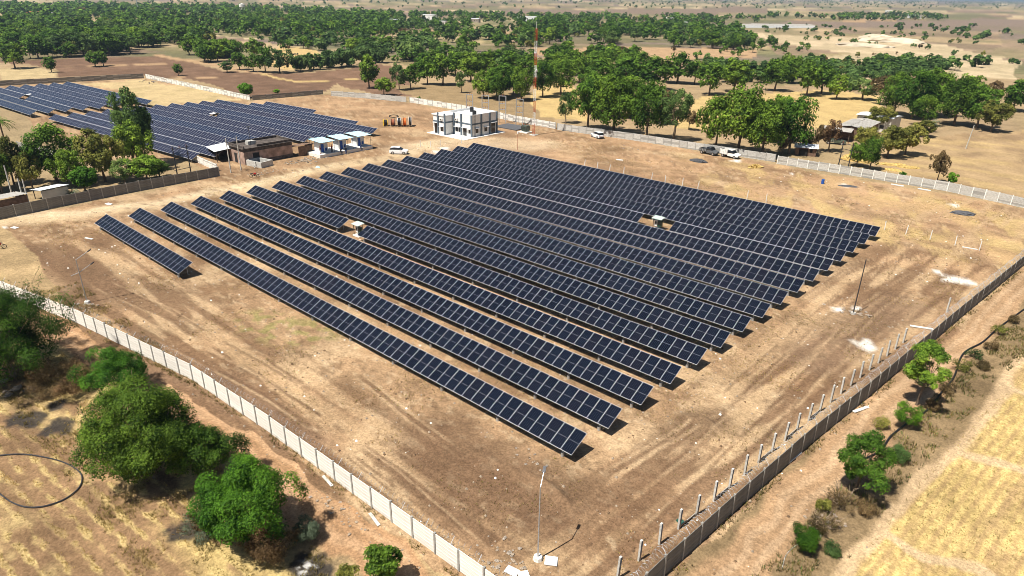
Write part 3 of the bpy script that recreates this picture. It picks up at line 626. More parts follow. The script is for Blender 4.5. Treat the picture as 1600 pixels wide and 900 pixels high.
def far_row(x0, y0, n, ang, label, group):
    """row too far off for single modules to be picked apart: one strip of real modules"""
    root = thing('solar_panel_row', label, 'solar panels', (x0, y0, 0), ang, group)
    b = MB(); t = .035; fr = .022
    def P(x, s, dz=0): return (x, CT*s-ST*dz, ZLOW+ST*s+CT*dz)
    for k in range(n):
        xa = k*MP+.01; xb = xa+MW; dz = R.uniform(-.01, .01)
        q = [P(xa, 0, -t), P(xb, 0, -t), P(xb, ML, -t), P(xa, ML, -t), P(xa, 0, dz), P(xb, 0, dz), P(xb, ML, dz), P(xa, ML, dz)]
        b.add(q, [(0,3,2,1),(4,5,6,7),(0,1,5,4),(1,2,6,5),(2,3,7,6),(3,0,4,7)], M_ALU); b.m[-6] = b.mi(M_BACK)
        for s0, s1 in ((.05, ML/2-.006), (ML/2+.006, ML-.05)):
            b.add([P(xa+fr, s0, dz+.004), P(xb-fr, s0, dz+.004), P(xb-fr, s1, dz+.004), P(xa+fr, s1, dz+.004)], [(0,1,2,3)], M_CELLF)
    o = b.build('module_strip', root); o['kind'] = 'stuff'
    p = MB(); L = n*MP; m = max(2, round(L/6.9))
    for i in range(m):
        xx = 1.2+(L-2.4)*i/(m-1)
        p.box(xx-.05, .4, -.1, xx+.05, .5, 1.05, M_GALV); p.box(xx-.05, 1.6, -.1, xx+.05, 1.7, 1.6, M_GALV)
    o = p.build('support_posts', root); o['kind'] = 'stuff'
    return root
GB, GC = 'panel rows of the middle block behind the ruined house', 'panel rows of the farthest left block'
aB = math.radians(4.3)
lens = {0: 66, 1: 67, 2: 67, 3: 66, 11: 44, 12: 22}
for i in range(13):
    x = -223.2+ (0 if i < 5 else (i-5)*.75); y = 55.2+4.53*i
    if i >= 11: x = -205.9+(i-11)*1.0
    n = lens.get(i, 66)
    lab = '%s row from the front of the middle panel block' % ORD[i]
    if i == 0: lab = 'front panel row of the middle block, above the leafy yard'
    if i == 12: lab = 'short rearmost panel row of the middle block by the dark wall'
    if i == 7:
        far_row(x, y, 21, aB, lab+', part left of its shelter', GB); q = 24*MP
        far_row(x+q*math.cos(aB), y+q*math.sin(aB), n-24, aB, lab+', part right of its shelter', GB)
    else: far_row(x, y, n, aB, lab, GB)
aC = math.radians(2.6)
for i in range(8):
    x = -302.6+.35*i; y = 50.4+4.45*i
    lab = '%s row from the front of the farthest left panel block' % ORD[i]
    if i == 7: lab = 'rearmost panel row of the far left block by the yellow grass'
    if i == 2:
        far_row(x, y, 26, aC, lab+', part left of its shelter', GC); q = 30*MP
        far_row(x+q*math.cos(aC), y+q*math.sin(aC), 30, aC, lab+', part right of its shelter', GC)
    else: far_row(x, y, 60, aC, lab, GC)

# inverter shelters standing in the gaps
def shelter(p, label, rz=0.0, roof=M_PALEG, s=.6):
    root = thing('inverter_shelter', label, 'shelter', p, rz, 'small roofed inverter shelters'); root.scale = (1, 1, .85)
    b = MB(); b.box(-1.3*s, -.9*s, -.1, 1.3*s, .9*s, .16, M_CONCW); b.build('plinth', root)
    for x in (-1.05, 1.05):
        for y in (-.6, .6):
            q = MB(); q.box(x*s-.035, y*s-.035, .16, x*s+.035, y*s+.035, 2.3 if y > 0 else 2.15, M_DARKST); q.build('post', root)
    b = MB(); b.add([(-1.5*s,-1.05*s,2.16),(1.5*s,-1.05*s,2.16),(1.5*s,1.05*s,2.38),(-1.5*s,1.05*s,2.38),(-1.5*s,-1.05*s,2.22),(1.5*s,-1.05*s,2.22),(1.5*s,1.05*s,2.44),(-1.5*s,1.05*s,2.44)], [(0,3,2,1),(4,5,6,7),(0,1,5,4),(1,2,6,5),(2,3,7,6),(3,0,4,7)], roof); b.build('roof', root)
    for k, (x, w) in enumerate(((-.36, .5), (.28, .6))):
        b = MB(); b.box(x-w/2, -.05, .55, x+w/2, .3, 1.75, M_GREEN if k else M_WHITE); c = b.build('inverter_cabinet', root)
        d = MB(); d.box(x-w*.32, -.065, .95, x+w*.32, -.052, 1.5, M_DARKST); d.build('cabinet_door', c)
    return root
shelter((-83.1, 57.6, 0), 'pale roofed inverter shelter in the gap of the sixth front row')
shelter((-51.0, 92.8, 0), 'green and white inverter shelter in a gap deep in the big block')
shelter((-194.6, 88.8, 0), 'white inverter shelter in a gap of the middle panel block', roof=M_WHITE)
shelter((-271.6, 63.6, 0), 'white inverter shelter in a gap of the farthest left panel block', roof=M_WHITE)
# ------------------------------------------------------------------ trees and plants
def leaf_quads(P, Nrm, size, asp, rng, droop=0.0):
    """one pointed leaf (or leaf spray) per point"""
    n = len(P); a = rng.normal(size=(n, 3)); a /= np.linalg.norm(a, axis=1)[:, None]
    nn = Nrm+.6*a; nn /= np.linalg.norm(nn, axis=1)[:, None]
    t = np.cross(nn, rng.normal(size=(n, 3))); t[:, 2] -= droop; t /= np.linalg.norm(t, axis=1)[:, None]
    b = np.cross(nn, t); s = size*(.6+.8*rng.random(n))[:, None]
    V = np.stack([P-t*s*.5, P+b*s*asp*.5, P+t*s*.5, P-b*s*asp*.5], 1).reshape(-1, 3)
    F = np.arange(4*n).reshape(n, 4)
    return V, F
def crown_points(rng, rx, z0, z1, ncl, nleaf, clr, low=.9, flat=1.0):
    zc, rz = (z0+z1)/2, (z1-z0)/2
    d = rng.normal(size=(ncl, 3)); d /= np.linalg.norm(d, axis=1)[:, None]
    d[:, 2] = np.where(d[:, 2] < -low, -d[:, 2], d[:, 2])
    rad = .38+.54*rng.random(ncl)**.7
    lob = rng.normal(size=(7, 3)); lob /= np.linalg.norm(lob, axis=1)[:, None]; lob[:, 2] = np.abs(lob[:, 2])*.8
    rad = rad*(.66+.46*np.clip((d@lob.T).max(1), 0, 1)**3)
    C = d*rad[:, None]*np.array([rx-clr*.6, rx-clr*.6, rz-clr*.4])*(.85+.3*rng.random((ncl, 1)))
    C[:, 2] += zc
    cr = clr*(.45+.75*rng.random(ncl))
    w = cr**2; idx = rng.choice(ncl, nleaf, p=w/w.sum())
    e = rng.normal(size=(nleaf, 3)); e /= np.linalg.norm(e, axis=1)[:, None]
    o = C-np.array([0, 0, zc-rz*.3]); o /= np.linalg.norm(o, axis=1)[:, None]+1e-6
    e = e+.55*o[idx]+np.array([0, 0, .25]); e /= np.linalg.norm(e, axis=1)[:, None]
    rr = cr[idx]*(.55+.5*rng.random(nleaf))
    P = C[idx]+e*rr[:, None]*np.array([1, 1, flat])
    return P, e+np.array([0, 0, .5]), C
def wood(rng, H0, r, C, nl, lean=.06, m=None):
    """tapered trunk that divides into limbs reaching the leaf clumps"""
    mb = MB(); m = m or M_BARK; lx, ly = rng.normal(size=2)*lean*H0
    p = [(0,0,-.25), (lx*.2, ly*.2, H0*.3), (lx*.6, ly*.6, H0*.65), (lx, ly, H0)]
    mb.tube(p, [r*1.25, r*.95, r*.8, r*.62], m, n=8)
    order = rng.permutation(len(C))[:nl]
    for k in order:
        c = C[k]; q = np.array(p[2])*.5+np.array(p[3])*.5 if k % 2 else np.array(p[3]); mid = q*.5+c*.5+np.array([0, 0, -.12*abs(c[2]-q[2])])+rng.normal(size=3)*.15
        mb.tube([tuple(q), tuple(mid), tuple(c)], [r*.45, r*.27, r*.08], m, n=5)
    return mb
TREE_SPEC = {  # kind: height, crown radius, crown bottom, clumps, clump radius
 'd': (9.0, 4.6, -.2, 80, 1.2), 'l': (8.0, 4.2, -.2, 66, 1.1), 'o': (7.0, 4.2, .3, 56, .95), 'f': (8.0, 4.0, .2, 70, .85),
 'b': (6.0, 3.2, .4, 40, .7), 'w': (9.0, 3.9, .5, 60, .9), 'g': (6.0, 3.4, .2, 50, .85), 'h': (4.2, 3.4, -.2, 50, .85)}
def make_tree_meshes(kind, seed, nleaf, leaf, asp=.55, nl=10):
    rng = np.random.default_rng(seed); H, rx, z0, ncl, clr = TREE_SPEC[kind]
    P, Nn, C = crown_points(rng, rx, z0, H, ncl, nleaf, clr)
    V, F = leaf_quads(P, Nn, leaf, asp, rng, droop=.5 if kind in 'fw' else .1)
    lm = LEAF[{'w': 'f', 'h': 'f'}.get(kind, kind)]
    cm = fast_mesh('crown', V, F, [lm])
    wm = wood(rng, H*.34, .026*H, C, nl).mesh('trunk')
    return wm, cm
PROTO = {}
def proto(kind, lod, var):
    key = (kind, lod, var)
    if key not in PROTO:
        nleaf, leaf = {'mid': (6500, .38), 'far': (2200, .66)}[lod]
        if kind in 'fwb': nleaf, leaf = int(nleaf*1.25), leaf*.75
        if kind == 'b': nleaf = int(nleaf*.5)
        PROTO[key] = make_tree_meshes(kind, hash((kind, lod)) % 1000*0+ord(kind)*31+var*7+(500 if lod == 'far' else 0), nleaf, leaf, .6, 9)
    return PROTO[key]
NAMES = {'d': 'broadleaf_tree', 'l': 'broadleaf_tree', 'o': 'thorn_tree', 'f': 'feathery_tree', 'b': 'dry_tree', 'w': 'drooping_tree', 'g': 'leafy_bush', 'h': 'thorn_bush'}
ADJ = {'d': 'dense dark green tree', 'l': 'lighter green leafy tree', 'o': 'olive yellow tree', 'f': 'grey-green feathery tree', 'b': 'brownish half-dry tree', 'w': 'pale drooping tree', 'g': 'bright green bush', 'h': 'grey-green thorn bush'}
def place_tree(kind, p, hgt, wid, label, group, lod):
    H, rx = TREE_SPEC[kind][:2]; var = R.randrange(3)
    wm, cm = proto(kind, lod, var)
    root = thing(NAMES[kind], label, 'bush' if kind in 'gh' else 'tree', p, R.uniform(0, 6.28), group)
    root.scale = (wid/(2*rx), wid/(2*rx)*R.uniform(.92, 1.08), hgt/H)
    link('trunk', wm, root); link('crown', cm, root)
    return root
# --- trees that can be told apart: (u, v of the foot, crown width and height in the photo, kind)
ZONES = [
 ('in the leafy yard behind the dark wall', [(90,287,100,92,'d'),(22,288,62,72,'o'),(134,300,52,42,'g'),(212,268,60,78,'l'),(222,258,82,118,'f'),(165,284,78,78,'o'),(230,284,62,42,'l'),(196,287,46,42,'f'),(52,297,54,60,'o'),(4,302,44,66,'l'),(118,292,50,60,'l'),(250,278,40,30,'d'),(-25,300,70,80,'d')]),
 ('behind the mottled wall by the white car', [(884,193,32,50,'f'),(918,202,64,76,'l'),(958,209,86,90,'d'),(1010,218,68,90,'d'),(985,184,74,66,'d'),(938,184,66,62,'d'),(1034,194,54,54,'b'),(1052,221,62,84,'w'),(1076,203,30,30,'b')]),
 ('behind the wall where the pickups park', [(1118,231,62,80,'l'),(1152,240,86,104,'d'),(1190,246,76,90,'d'),(1232,241,72,90,'d'),(1214,222,66,70,'l'),(1180,214,70,62,'d'),(1222,243,26,30,'b'),(1260,238,26,34,'b')]),
 ('in the grove beyond the tall mast', [(848,152,48,56,'d'),(876,148,56,54,'d'),(815,157,48,52,'d'),(782,152,56,52,'d'),(905,130,50,46,'d'),(942,146,64,52,'d'),(1058,130,66,46,'d'),(1020,140,74,50,'d'),(975,136,64,48,'d'),(1108,148,54,48,'d'),(1146,144,60,50,'d'),(920,160,50,46,'l'),(1085,132,44,36,'l'),(1000,118,56,36,'d'),(930,122,48,36,'l'),(890,118,44,36,'d'),(862,125,44,40,'d'),(830,130,46,42,'l')]),
 ('beyond the control building', [(577,138,44,50,'d'),(600,149,36,27,'l'),(624,141,32,40,'f'),(642,139,34,36,'d'),(668,132,40,40,'l'),(692,133,48,46,'d'),(721,145,20,32,'w'),(736,128,54,46,'d'),(756,154,44,42,'l'),(776,156,48,48,'d'),(802,148,40,42,'l'),(712,118,46,36,'d'),(755,122,46,38,'d'),(660,116,40,32,'d'),(800,118,46,36,'d'),(655,160,8,9,'g')]),
 ('along the ploughed field on the left', [(24,107,44,36,'d'),(81,113,23,24,'d'),(149,104,32,23,'d'),(162,103,24,23,'d'),(279,118,17,18,'d'),(355,113,28,16,'f'),(384,153,28,24,'g'),(433,147,13,8,'g'),(375,109,30,26,'l'),(396,112,32,28,'d'),(415,113,38,40,'l'),(437,114,46,36,'f'),(372,90,30,26,'d'),(398,92,34,30,'l'),(340,96,34,28,'l'),(318,90,34,28,'l'),(296,86,34,28,'d')]),
 ('in the thorn hedge past the ploughed field', [(470,111,34,24,'h'),(490,109,38,25,'h'),(514,106,42,26,'h'),(542,104,44,28,'h'),(566,100,38,24,'h'),(590,98,34,22,'h')]),
 ('behind the grey roofed farm sheds', [(1260,150,48,52,'d'),(1283,147,52,48,'d'),(1306,155,38,38,'l'),(1347,156,58,32,'f'),(1374,164,36,46,'b'),(1396,180,56,66,'d'),(1424,186,64,76,'d'),(1458,182,72,72,'d'),(1490,196,70,74,'d'),(1526,200,62,64,'l'),(1548,206,56,46,'o'),(1582,174,56,48,'d'),(1440,196,52,46,'d'),(1552,152,30,26,'b'),(1505,172,60,54,'d'),(1238,130,44,40,'d'),(1210,142,50,46,'d'),(1225,120,40,34,'l'),(1330,140,40,24,'h'),(1400,130,36,20,'h'),(1372,128,34,18,'h'),(1435,125,34,18,'h')]),
 ('beside the field right of the farm sheds', [(1358,266,42,52,'d'),(1338,260,34,38,'l'),(1386,246,62,50,'o'),(1414,242,58,48,'o'),(1350,236,44,38,'o'),(1294,238,46,50,'b'),(1463,286,34,54,'b'),(1486,289,21,19,'g'),(1372,204,52,38,'o'),(1276,236,22,44,'b'),(1410,277,12,9,'g'),(1443,214,40,26,'o')]),
]
ALLT = []     # (apparent size, kind, point, height, width, label, group)
for zone, lst in ZONES:
    cnt = {}
    for t in sorted(lst, key=lambda t: t[0]): cnt.setdefault(t[4], []).append(t)
    for kind, ts in cnt.items():
        for i, (u, v, w, h, k) in enumerate(ts):
            p = G(u, v); s = mpp(p); lab = ADJ[k]+' '+zone
            if len(ts) > 1: lab = '%s %s from the left %s' % (ORD[i], ADJ[k], zone)
            tilt = .93                      # heights are seen a little from above
            ALLT.append((h, k, p, h*s/tilt, w*s*1.04, lab, 'trees '+zone, True))
rngb = random.Random(23); HCLEAR = [(G(a[0], a[1]), a[2]) for a in FAR_HOUSES]
for nm, px, n, (h0, h1), kinds in BELTS:
    pts = [G(u, v) for u, v in px]; xs = [p.x for p in pts]; ys = [p.y for p in pts]; k = 0; tries = 0
    U = [p[0] for p in px]; Vv = [p[1] for p in px]
    ax = np.array
    while k < n and tries < n*60:
        tries += 1; x = rngb.uniform(min(xs), max(xs)); y = rngb.uniform(min(ys), max(ys))
        if not inpoly(ax([x]), ax([y]), pts)[0]: continue
        if fbm(ax([x/45.]), ax([y/45.]), 200, 2)[0] < (.44 if n < 200 or 'plain' in nm or 'open' in nm else .45 if 'far left' not in nm and 'left of the hedge' not in nm else .38): continue
        if any(abs(x*b_.y-y*b_.x)/b_.length < w_*.62 and -6 < b_.length-(x*b_.x+y*b_.y)/b_.length < 30+w_*2 for b_, w_ in HCLEAR): continue
        kd = rngb.choice(kinds) if rngb.random() > .13 else rngb.choice('oobf'); h = rngb.uniform(h0, h1)*rngb.choice((1, 1, 1, .7, 1.15))*(.75 if kd in 'ob' else 1); p = Vector((x, y, 0)); k += 1
        ALLT.append((h/mpp(p), kd, p, h, h*rngb.uniform(.95, 1.45)*(1.5 if kd == 'h' else 1), ADJ[kd]+' in '+nm, 'trees in '+nm, False))
ALLT.sort(key=lambda t: (not t[7], -t[0]))
for ap, k, p, h, w, lab, grp, own in ALLT[:300]:
    place_tree(k, p, h, w, lab, grp, 'mid' if p.length < 260 else 'far')
# the rest reads as one mass of far woodland
def woodland(lst):
    rng = np.random.default_rng(5); Vs = []; Fs = []; Ms = []; off = 0; protos = {}
    mats = [LEAF['d'], LEAF['l'], LEAF['f'], M_BARK, LEAF['o'], LEAF['b']]
    for kd in 'dlfhob':
        for q in range(3):
            H, rx, z0, ncl, clr = TREE_SPEC[kd]; r2 = np.random.default_rng(q*10+ord(kd))
            for lod, nl, lf in ((0, 150, 1.5), (1, 44, 2.6)):
                P, Nn, C = crown_points(r2, rx, z0, H, 12, nl, clr*1.6); Vv, Ff = leaf_quads(P, Nn, lf, .8, r2)
                tv = np.array([(-.2,0,0),(.2,0,0),(.15,0,H*.5),(-.15,0,H*.5)]); Vv = np.concatenate([Vv, tv]); Ff = np.concatenate([Ff, [[len(Vv)-4, len(Vv)-3, len(Vv)-2, len(Vv)-1]]])
                mi = np.full(len(Ff), {'d': 0, 'l': 1, 'f': 2, 'h': 2, 'o': 4, 'b': 5}[kd]); mi[-1] = 3
                protos[kd, q, lod] = (Vv, Ff, mi, H, rx)
    for ap, k, p, h, w, *_ in lst:
        Vv, Ff, mi, H, rx = protos[k, R.randrange(3), 0 if p.length < 900 else 1]
        a = R.uniform(0, 6.28); c, s = math.cos(a), math.sin(a); sx = w/(2*rx); sz = h/H
        V = np.stack([(Vv[:, 0]*c-Vv[:, 1]*s)*sx+p.x, (Vv[:, 0]*s+Vv[:, 1]*c)*sx+p.y, Vv[:, 2]*sz], 1)
        Vs.append(V); Fs.append(Ff+off); Ms.append(mi); off += len(V)
    o = link('distant_woodland', fast_mesh('distant_woodland', np.concatenate(Vs), np.concatenate(Fs), mats, np.concatenate(Ms)))
    tag(o, 'hazy green woodland and scattered trees reaching to the horizon', 'woodland', kind='stuff')
woodland(ALLT[300:])

# --- big trees and bushes near the camera, each grown on its own
def hero(name, label, cat, p, H, rx, z0, ncl, clr, nleaf, leaf, asp, kind, seed, nl=14, flat=1.0, shape=None, extra=None, droop=.15, group=None, tr=None):
    rng = np.random.default_rng(seed); root = thing(name, label, cat, p, 0, group)
    P, Nn, C = crown_points(rng, rx, z0, H, ncl, nleaf, clr, flat=flat)
    if shape is not None: P = shape(P); C = shape(C)
    V, F = leaf_quads(P, Nn, leaf, asp, rng, droop=droop)
    wood(rng, H*.36, (tr or .022*H), C, nl).build('trunk', root)
    link('crown', fast_mesh('crown', V, F, [LEAF[kind]]), root)
    if extra: extra(root, rng, C)
    return root
def sprigs(n, length, m=M_TWIG, leafk=None):
    """bare shoots standing out of the crown, with small leaves along them"""
    def f(root, rng, C):
        mb = MB(); LP = []
        for i in range(n):
            c = C[rng.integers(len(C))]; d = c-np.array([0, 0, c[2]*.35]); d = d/np.linalg.norm(d)+rng.normal(size=3)*.35+np.array([0, 0, .3]); d /= np.linalg.norm(d)
            e = c+d*length*(.5+rng.random()); mid = (c+e)/2+rng.normal(size=3)*.12
            mb.tube([tuple(c), tuple(mid), tuple(e)], [.03, .02, .008], m, n=4)
            for t in np.linspace(.35, 1, 22): LP.append(c+(e-c)*t+rng.normal(size=3)*.14)
        mb.build('shoots', root)['kind'] = 'stuff'
        if leafk:
            LP = np.array(LP); V, F = leaf_quads(LP, rng.normal(size=LP.shape)+np.array([0, 0, .6]), .20, .35, rng, .2)
            link('shoot_leaves', fast_mesh('shoot_leaves', V, F, [LEAF[leafk]]), root)
    return f
hero('thorn_tree', 'huge feathery green thorn tree at the left edge over the wall', 'tree', G(22,588), 10.2, 7.6, 0.2, 170, 1.25, 80000, .18, .38, 'D', 301, nl=26, extra=sprigs(90, 2.6, leafk='D'))
hero('leafy_bush', 'vivid green bush poking out of the thorn tree at the left edge', 'bush', G(12,560), 5.6, 3.2, .2, 34, 1.0, 11000, .20, .5, 'g', 302, nl=10)
hero('leafy_bush', 'green bush against the cream wall behind the biggest tree', 'bush', G(192,612), 4.8, 3.6, 0., 50, .95, 22000, .15, .5, 'G', 303, nl=10)
hero('broadleaf_tree', 'biggest dark green tree beside the lane at the lower left', 'tree', G(242,745), 8.8, 5.3, .1, 120, 1.2, 72000, .165, .5, 'D', 404, nl=24, extra=sprigs(30, 1.4, leafk='D'))
hero('broadleaf_tree', 'dark green side tree leaning out to the lane below the biggest', 'tree', G(326,748), 5.4, 3.2, .2, 56, .85, 18000, .16, .5, 'D', 305, nl=10)
hero('leafy_bush', 'round vivid green bush beside the lane at the bottom', 'bush', G(386,850), 6.9, 4.3, .1, 110, .9, 48000, .15, .55, 'G', 306, nl=16)
hero('silver_shrub', 'silvery shrub right of the round vivid green bush', 'bush', G(478,845), 2.1, 1.25, 0, 20, .5, 4200, .13, .4, 's', 307, nl=8, tr=.03)
hero('dry_bush', 'brown dead bush in front of the round green bush', 'bush', G(420,878), 3.4, 2.4, 0, 34, .6, 6000, .13, .35, 'b', 308, nl=14, tr=.04, extra=sprigs(40, .9, leafk='b'))
hero('dry_bush', 'dry tangled scrub under the big thorn tree', 'bush', G(102,612), 2.8, 4.2, -.2, 50, .8, 15000, .14, .3, 'b', 309, nl=14, tr=.04, extra=sprigs(50, 1.0, leafk='b'))
hero('dry_bush', 'grey dry twigs between the biggest tree and the round bush', 'bush', G(318,840), 2.0, 1.5, 0, 20, .5, 2200, .13, .3, 's', 310, nl=10, tr=.03, extra=sprigs(30, .8, leafk='b'))
hero('sapling', 'young green tree standing in the lane at the bottom edge', 'tree', G(603,915), 3.6, 1.35, .5, 24, .55, 5200, .19, .5, 'd', 311, nl=12, tr=.05)
hero('leafy_bush', 'small bright bush at the bottom edge by the lane', 'bush', G(548,925), 1.9, 1.3, 0, 18, .5, 2600, .16, .5, 'o', 312, nl=8, tr=.04)
hero('roadside_tree', 'slim tall green tree beside the right lane', 'tree', G(1432,632), 7.6, 2.5, 1.0, 34, .62, 10000, .19, .5, 'l', 313, nl=30, tr=.10)
hero('roadside_tree', 'shorter leafy tree beside the right lane near the bottom', 'tree', G(1338,768), 6.0, 2.7, .4, 34, .62, 10500, .18, .5, 'l', 314, nl=30, tr=.09)
hero('leafy_bush', 'round grassy green bush by the black pipe', 'bush', G(1418,668), 2.7, 1.7, 0, 20, .5, 3600, .28, .12, 'G', 315, nl=8, tr=.05)
hero('silver_shrub', 'blue-green low shrub fallen beside the stubble field', 'bush', G(1398,718), 1.2, 1.6, 0, 18, .45, 2600, .18, .22, 'f', 316, nl=8, tr=.04)
hero('weed_clump', 'tall green weed clump nearest the lower right corner', 'bush', G(1252,858), 2.1, 1.5, 0, 18, .45, 3000, .34, .09, 'G', 317, nl=6, tr=.03)
hero('dry_bush', 'pale leafless shrub behind the tall weed clump', 'bush', G(1285,830), 1.4, 1.4, 0, 18, .45, 1400, .14, .25, 'b', 318, nl=10, tr=.025, extra=sprigs(36, .8, leafk=None))
hero('dry_bush', 'leafless grey shrub below the shorter roadside tree', 'bush', G(1312,792), 1.5, 1.5, 0, 18, .45, 1300, .14, .25, 'b', 319, nl=10, tr=.025, extra=sprigs(40, .9, leafk=None))
hero('leafy_bush', 'little olive bush at the lane edge below the roadside trees', 'bush', G(1283,800), 1.2, .7, 0, 14, .3, 1200, .15, .5, 'o', 320, nl=6, tr=.02)
for i, (u, v, h, r, k) in enumerate([(1375,668,1.0,.8,'o'),(1455,640,1.0,.9,'b'),(1500,578,1.2,1.2,'o'),(1520,560,1.0,1.1,'f'),(1548,545,1.0,1.0,'b'),(1560,520,1.1,1.1,'o'),(1585,505,.9,1.0,'b'),(1480,612,.9,1.0,'b'),(1535,575,.8,.9,'b'),(1350,800,.8,.9,'b'),(1300,862,.7,.8,'f'),(1440,600,.9,.9,'f')]):
    hero('verge_weed', '%s low weed on the verge between right lane and stubble, from the left' % ORD[i] if 0 else ADJ[k].replace('tree', 'weed')+' low on the verge between right lane and stubble field', 'weed', G(u, v), h, r, -.1, 14, .4, 1300, .15, .3, k, 330+i, nl=6, tr=.02, group='low weeds on the right lane verge')

# --- palms
def palm(p, H, label, fr, droop, seed, blue=False):
    rng = np.random.default_rng(seed); root = thing('palm_tree', label, 'palm', p)
    mb = MB(); mb.tube([(0,0,-.2),(.05,.02,H*.5),(.1,.05,H)], [.22,.17,.15], M_BARK, n=8); mb.build('trunk', root)
    for k in range(26):
        a = k*2.4; el = rng.uniform(-.25, 1.1); L = fr*rng.uniform(.8, 1.1); pts = []
        for t in np.linspace(0, 1, 7):
            r = L*t*math.cos(el)*(1-.1*t); z = H+L*t*math.sin(el)-droop*L*t*t; pts.append((.1+r*math.cos(a), .05+r*math.sin(a), z))
        b = MB(); lm = LEAF['s' if blue else 'd']; side = Vector((-math.sin(a), math.cos(a), 0))
        b.tube(pts, [.03]*6+[.01], lm, n=3)
        for q in range(6):
            A = Vector(pts[q]); B = Vector(pts[q+1])
            for s in (-1, 1):
                for w in (0, .5):
                    o = A.lerp(B, w); tip = o+side*s*(.55*fr/3*(1.1-q/7))+(B-A)*.6+Vector((0, 0, -.16))
                    b.add([o, o+(B-A)*.3, tip], [(0, 1, 2)], lm)
        b.build('frond', root)
    return root
palm(G(10,230), 6.0, 'tall dark palm at the left edge below the far panels', 3.4, .55, 1)
palm(G(1452,206), 2.2, 'low silvery date palm behind the olive trees at the farm', 3.0, .35, 2, True)
palm(G(112,306), .5, 'small spiky palm by the yard wall on the left', 2.0, .35, 3, True)

# --- straw and stubble (nobody could count it)
def blades(name, label, cat, X, Y, h, w, mats, per=3, seed=1):
    rng = np.random.default_rng(seed); n = len(X); X = np.repeat(X, per)+rng.normal(size=n*per)*.05; Y = np.repeat(Y, per)+rng.normal(size=n*per)*.05; n *= per
    a = rng.random(n)*6.28; hh = h*(.5+rng.random(n)); lx, ly = rng.normal(size=n)*hh*.5, rng.normal(size=n)*hh*.5
    z = np.full(n, -.03)
    V = np.stack([np.stack([X-np.cos(a)*w, Y-np.sin(a)*w, z], 1), np.stack([X+np.cos(a)*w, Y+np.sin(a)*w, z], 1), np.stack([X+lx, Y+ly, hh], 1)], 1).reshape(-1, 3)
    o = link(name, fast_mesh(name, V, np.arange(3*n).reshape(n, 3), mats, np.array([rng.integers(len(mats)) for _ in range(n)])))
    return tag(o, label, cat, kind='stuff')
rg = np.random.default_rng(77)
def field_pts(n, x0, x1, y0, y1, keep):
    x = rg.uniform(x0, x1, n); y = rg.uniform(y0, y1, n); m = keep(x, y); return x[m], y[m]
exf = lambda y: np.interp(y, [30,38.9,45.5,60.5,82.7,110,160], [-7,-5.4,-5.0,-3.4,-.5,4,12])
x, y = field_pts(30000, -8, 26, 34, 118, lambda x, y: (x > exf(y)+.4) & (np.min(np.abs(y[:, None]-np.array([45.4,59.9,74,92])), 1) > .6) & (np.sin(2*math.pi*(x-np.interp(y, [30,60.5,110], [-7,-3.4,4]))/.8) < .3))
blades('straw_stubble', 'yellow cut stubble standing in rows in the right field', 'stubble', x, y, .06, .022, [LEAF['y']], 3, 2)
x, y = field_pts(26000, -84, -33, 1, 14.5, lambda x, y: (np.sin(2*math.pi*(y-.10*x)/1.15) > .35) & (fbm(x/1.0, y/.4, 80, 3) > .5))
blades('straw_stubble', 'yellow cut stubble standing in rows at the lower left', 'stubble', x, y, .08, .025, [LEAF['y']], 3, 3)
x, y = field_pts(110000, -128, -9, 20, 150, lambda x, y: (fbm(x/5, y/5, 130, 3) > .56) & (x < -14.8+.08*(y-22)) & (y > 24))
blades('dry_weeds', 'short dry weeds sprouting over the bare plant ground', 'weeds', x, y, .10, .02, [LEAF['y'], LEAF['y'], LEAF['b'], LEAF['o']], 3, 4)
x, y = field_pts(26000, -12, 4, 30, 120, lambda x, y: (x < exf(y)-.2) & (x > exf(y)-3.6) & (fbm(x/1.4, y/1.4, 131, 3) > .48))
blades('verge_grass', 'dry grass and weeds on the verge by the right lane', 'grass', x, y, .28, .022, [LEAF['b'], LEAF['b'], LEAF['o'], LEAF['f'], LEAF['y']], 4, 5)
x, y = field_pts(24000, -95, -24, 8, 22, lambda x, y: (fbm(x/1.6, y/1.6, 132, 3) > .54) & (np.abs(y-np.interp(x, [-100,-70,-40,-20], [13,17.4,19.6,19.3])) > 2.3))
blades('verge_grass', 'dry grass along the lane below the cream wall', 'grass', x, y, .2, .02, [LEAF['y'], LEAF['b'], LEAF['y']], 4, 6)
xs_, ys_ = [], []
for pts_, o_ in ((W1, .45), (W1, -.4), (W2, .45), (W2, -.4)):
    for p_, d_ in along(pts_, .09):
        if vn(np.array([p_.x*.9]), np.array([p_.y*.9]), 61)[0] > .42: xs_.append(p_.x-d_.y*o_+R.gauss(0, .16)); ys_.append(p_.y+d_.x*o_+R.gauss(0, .16))
blades('wall_foot_weeds', 'dry weeds growing along the foot of the two boundary walls', 'weeds', np.array(xs_), np.array(ys_), .22, .02, [LEAF['y'], LEAF['b'], LEAF['b'], LEAF['o']], 4, 9)
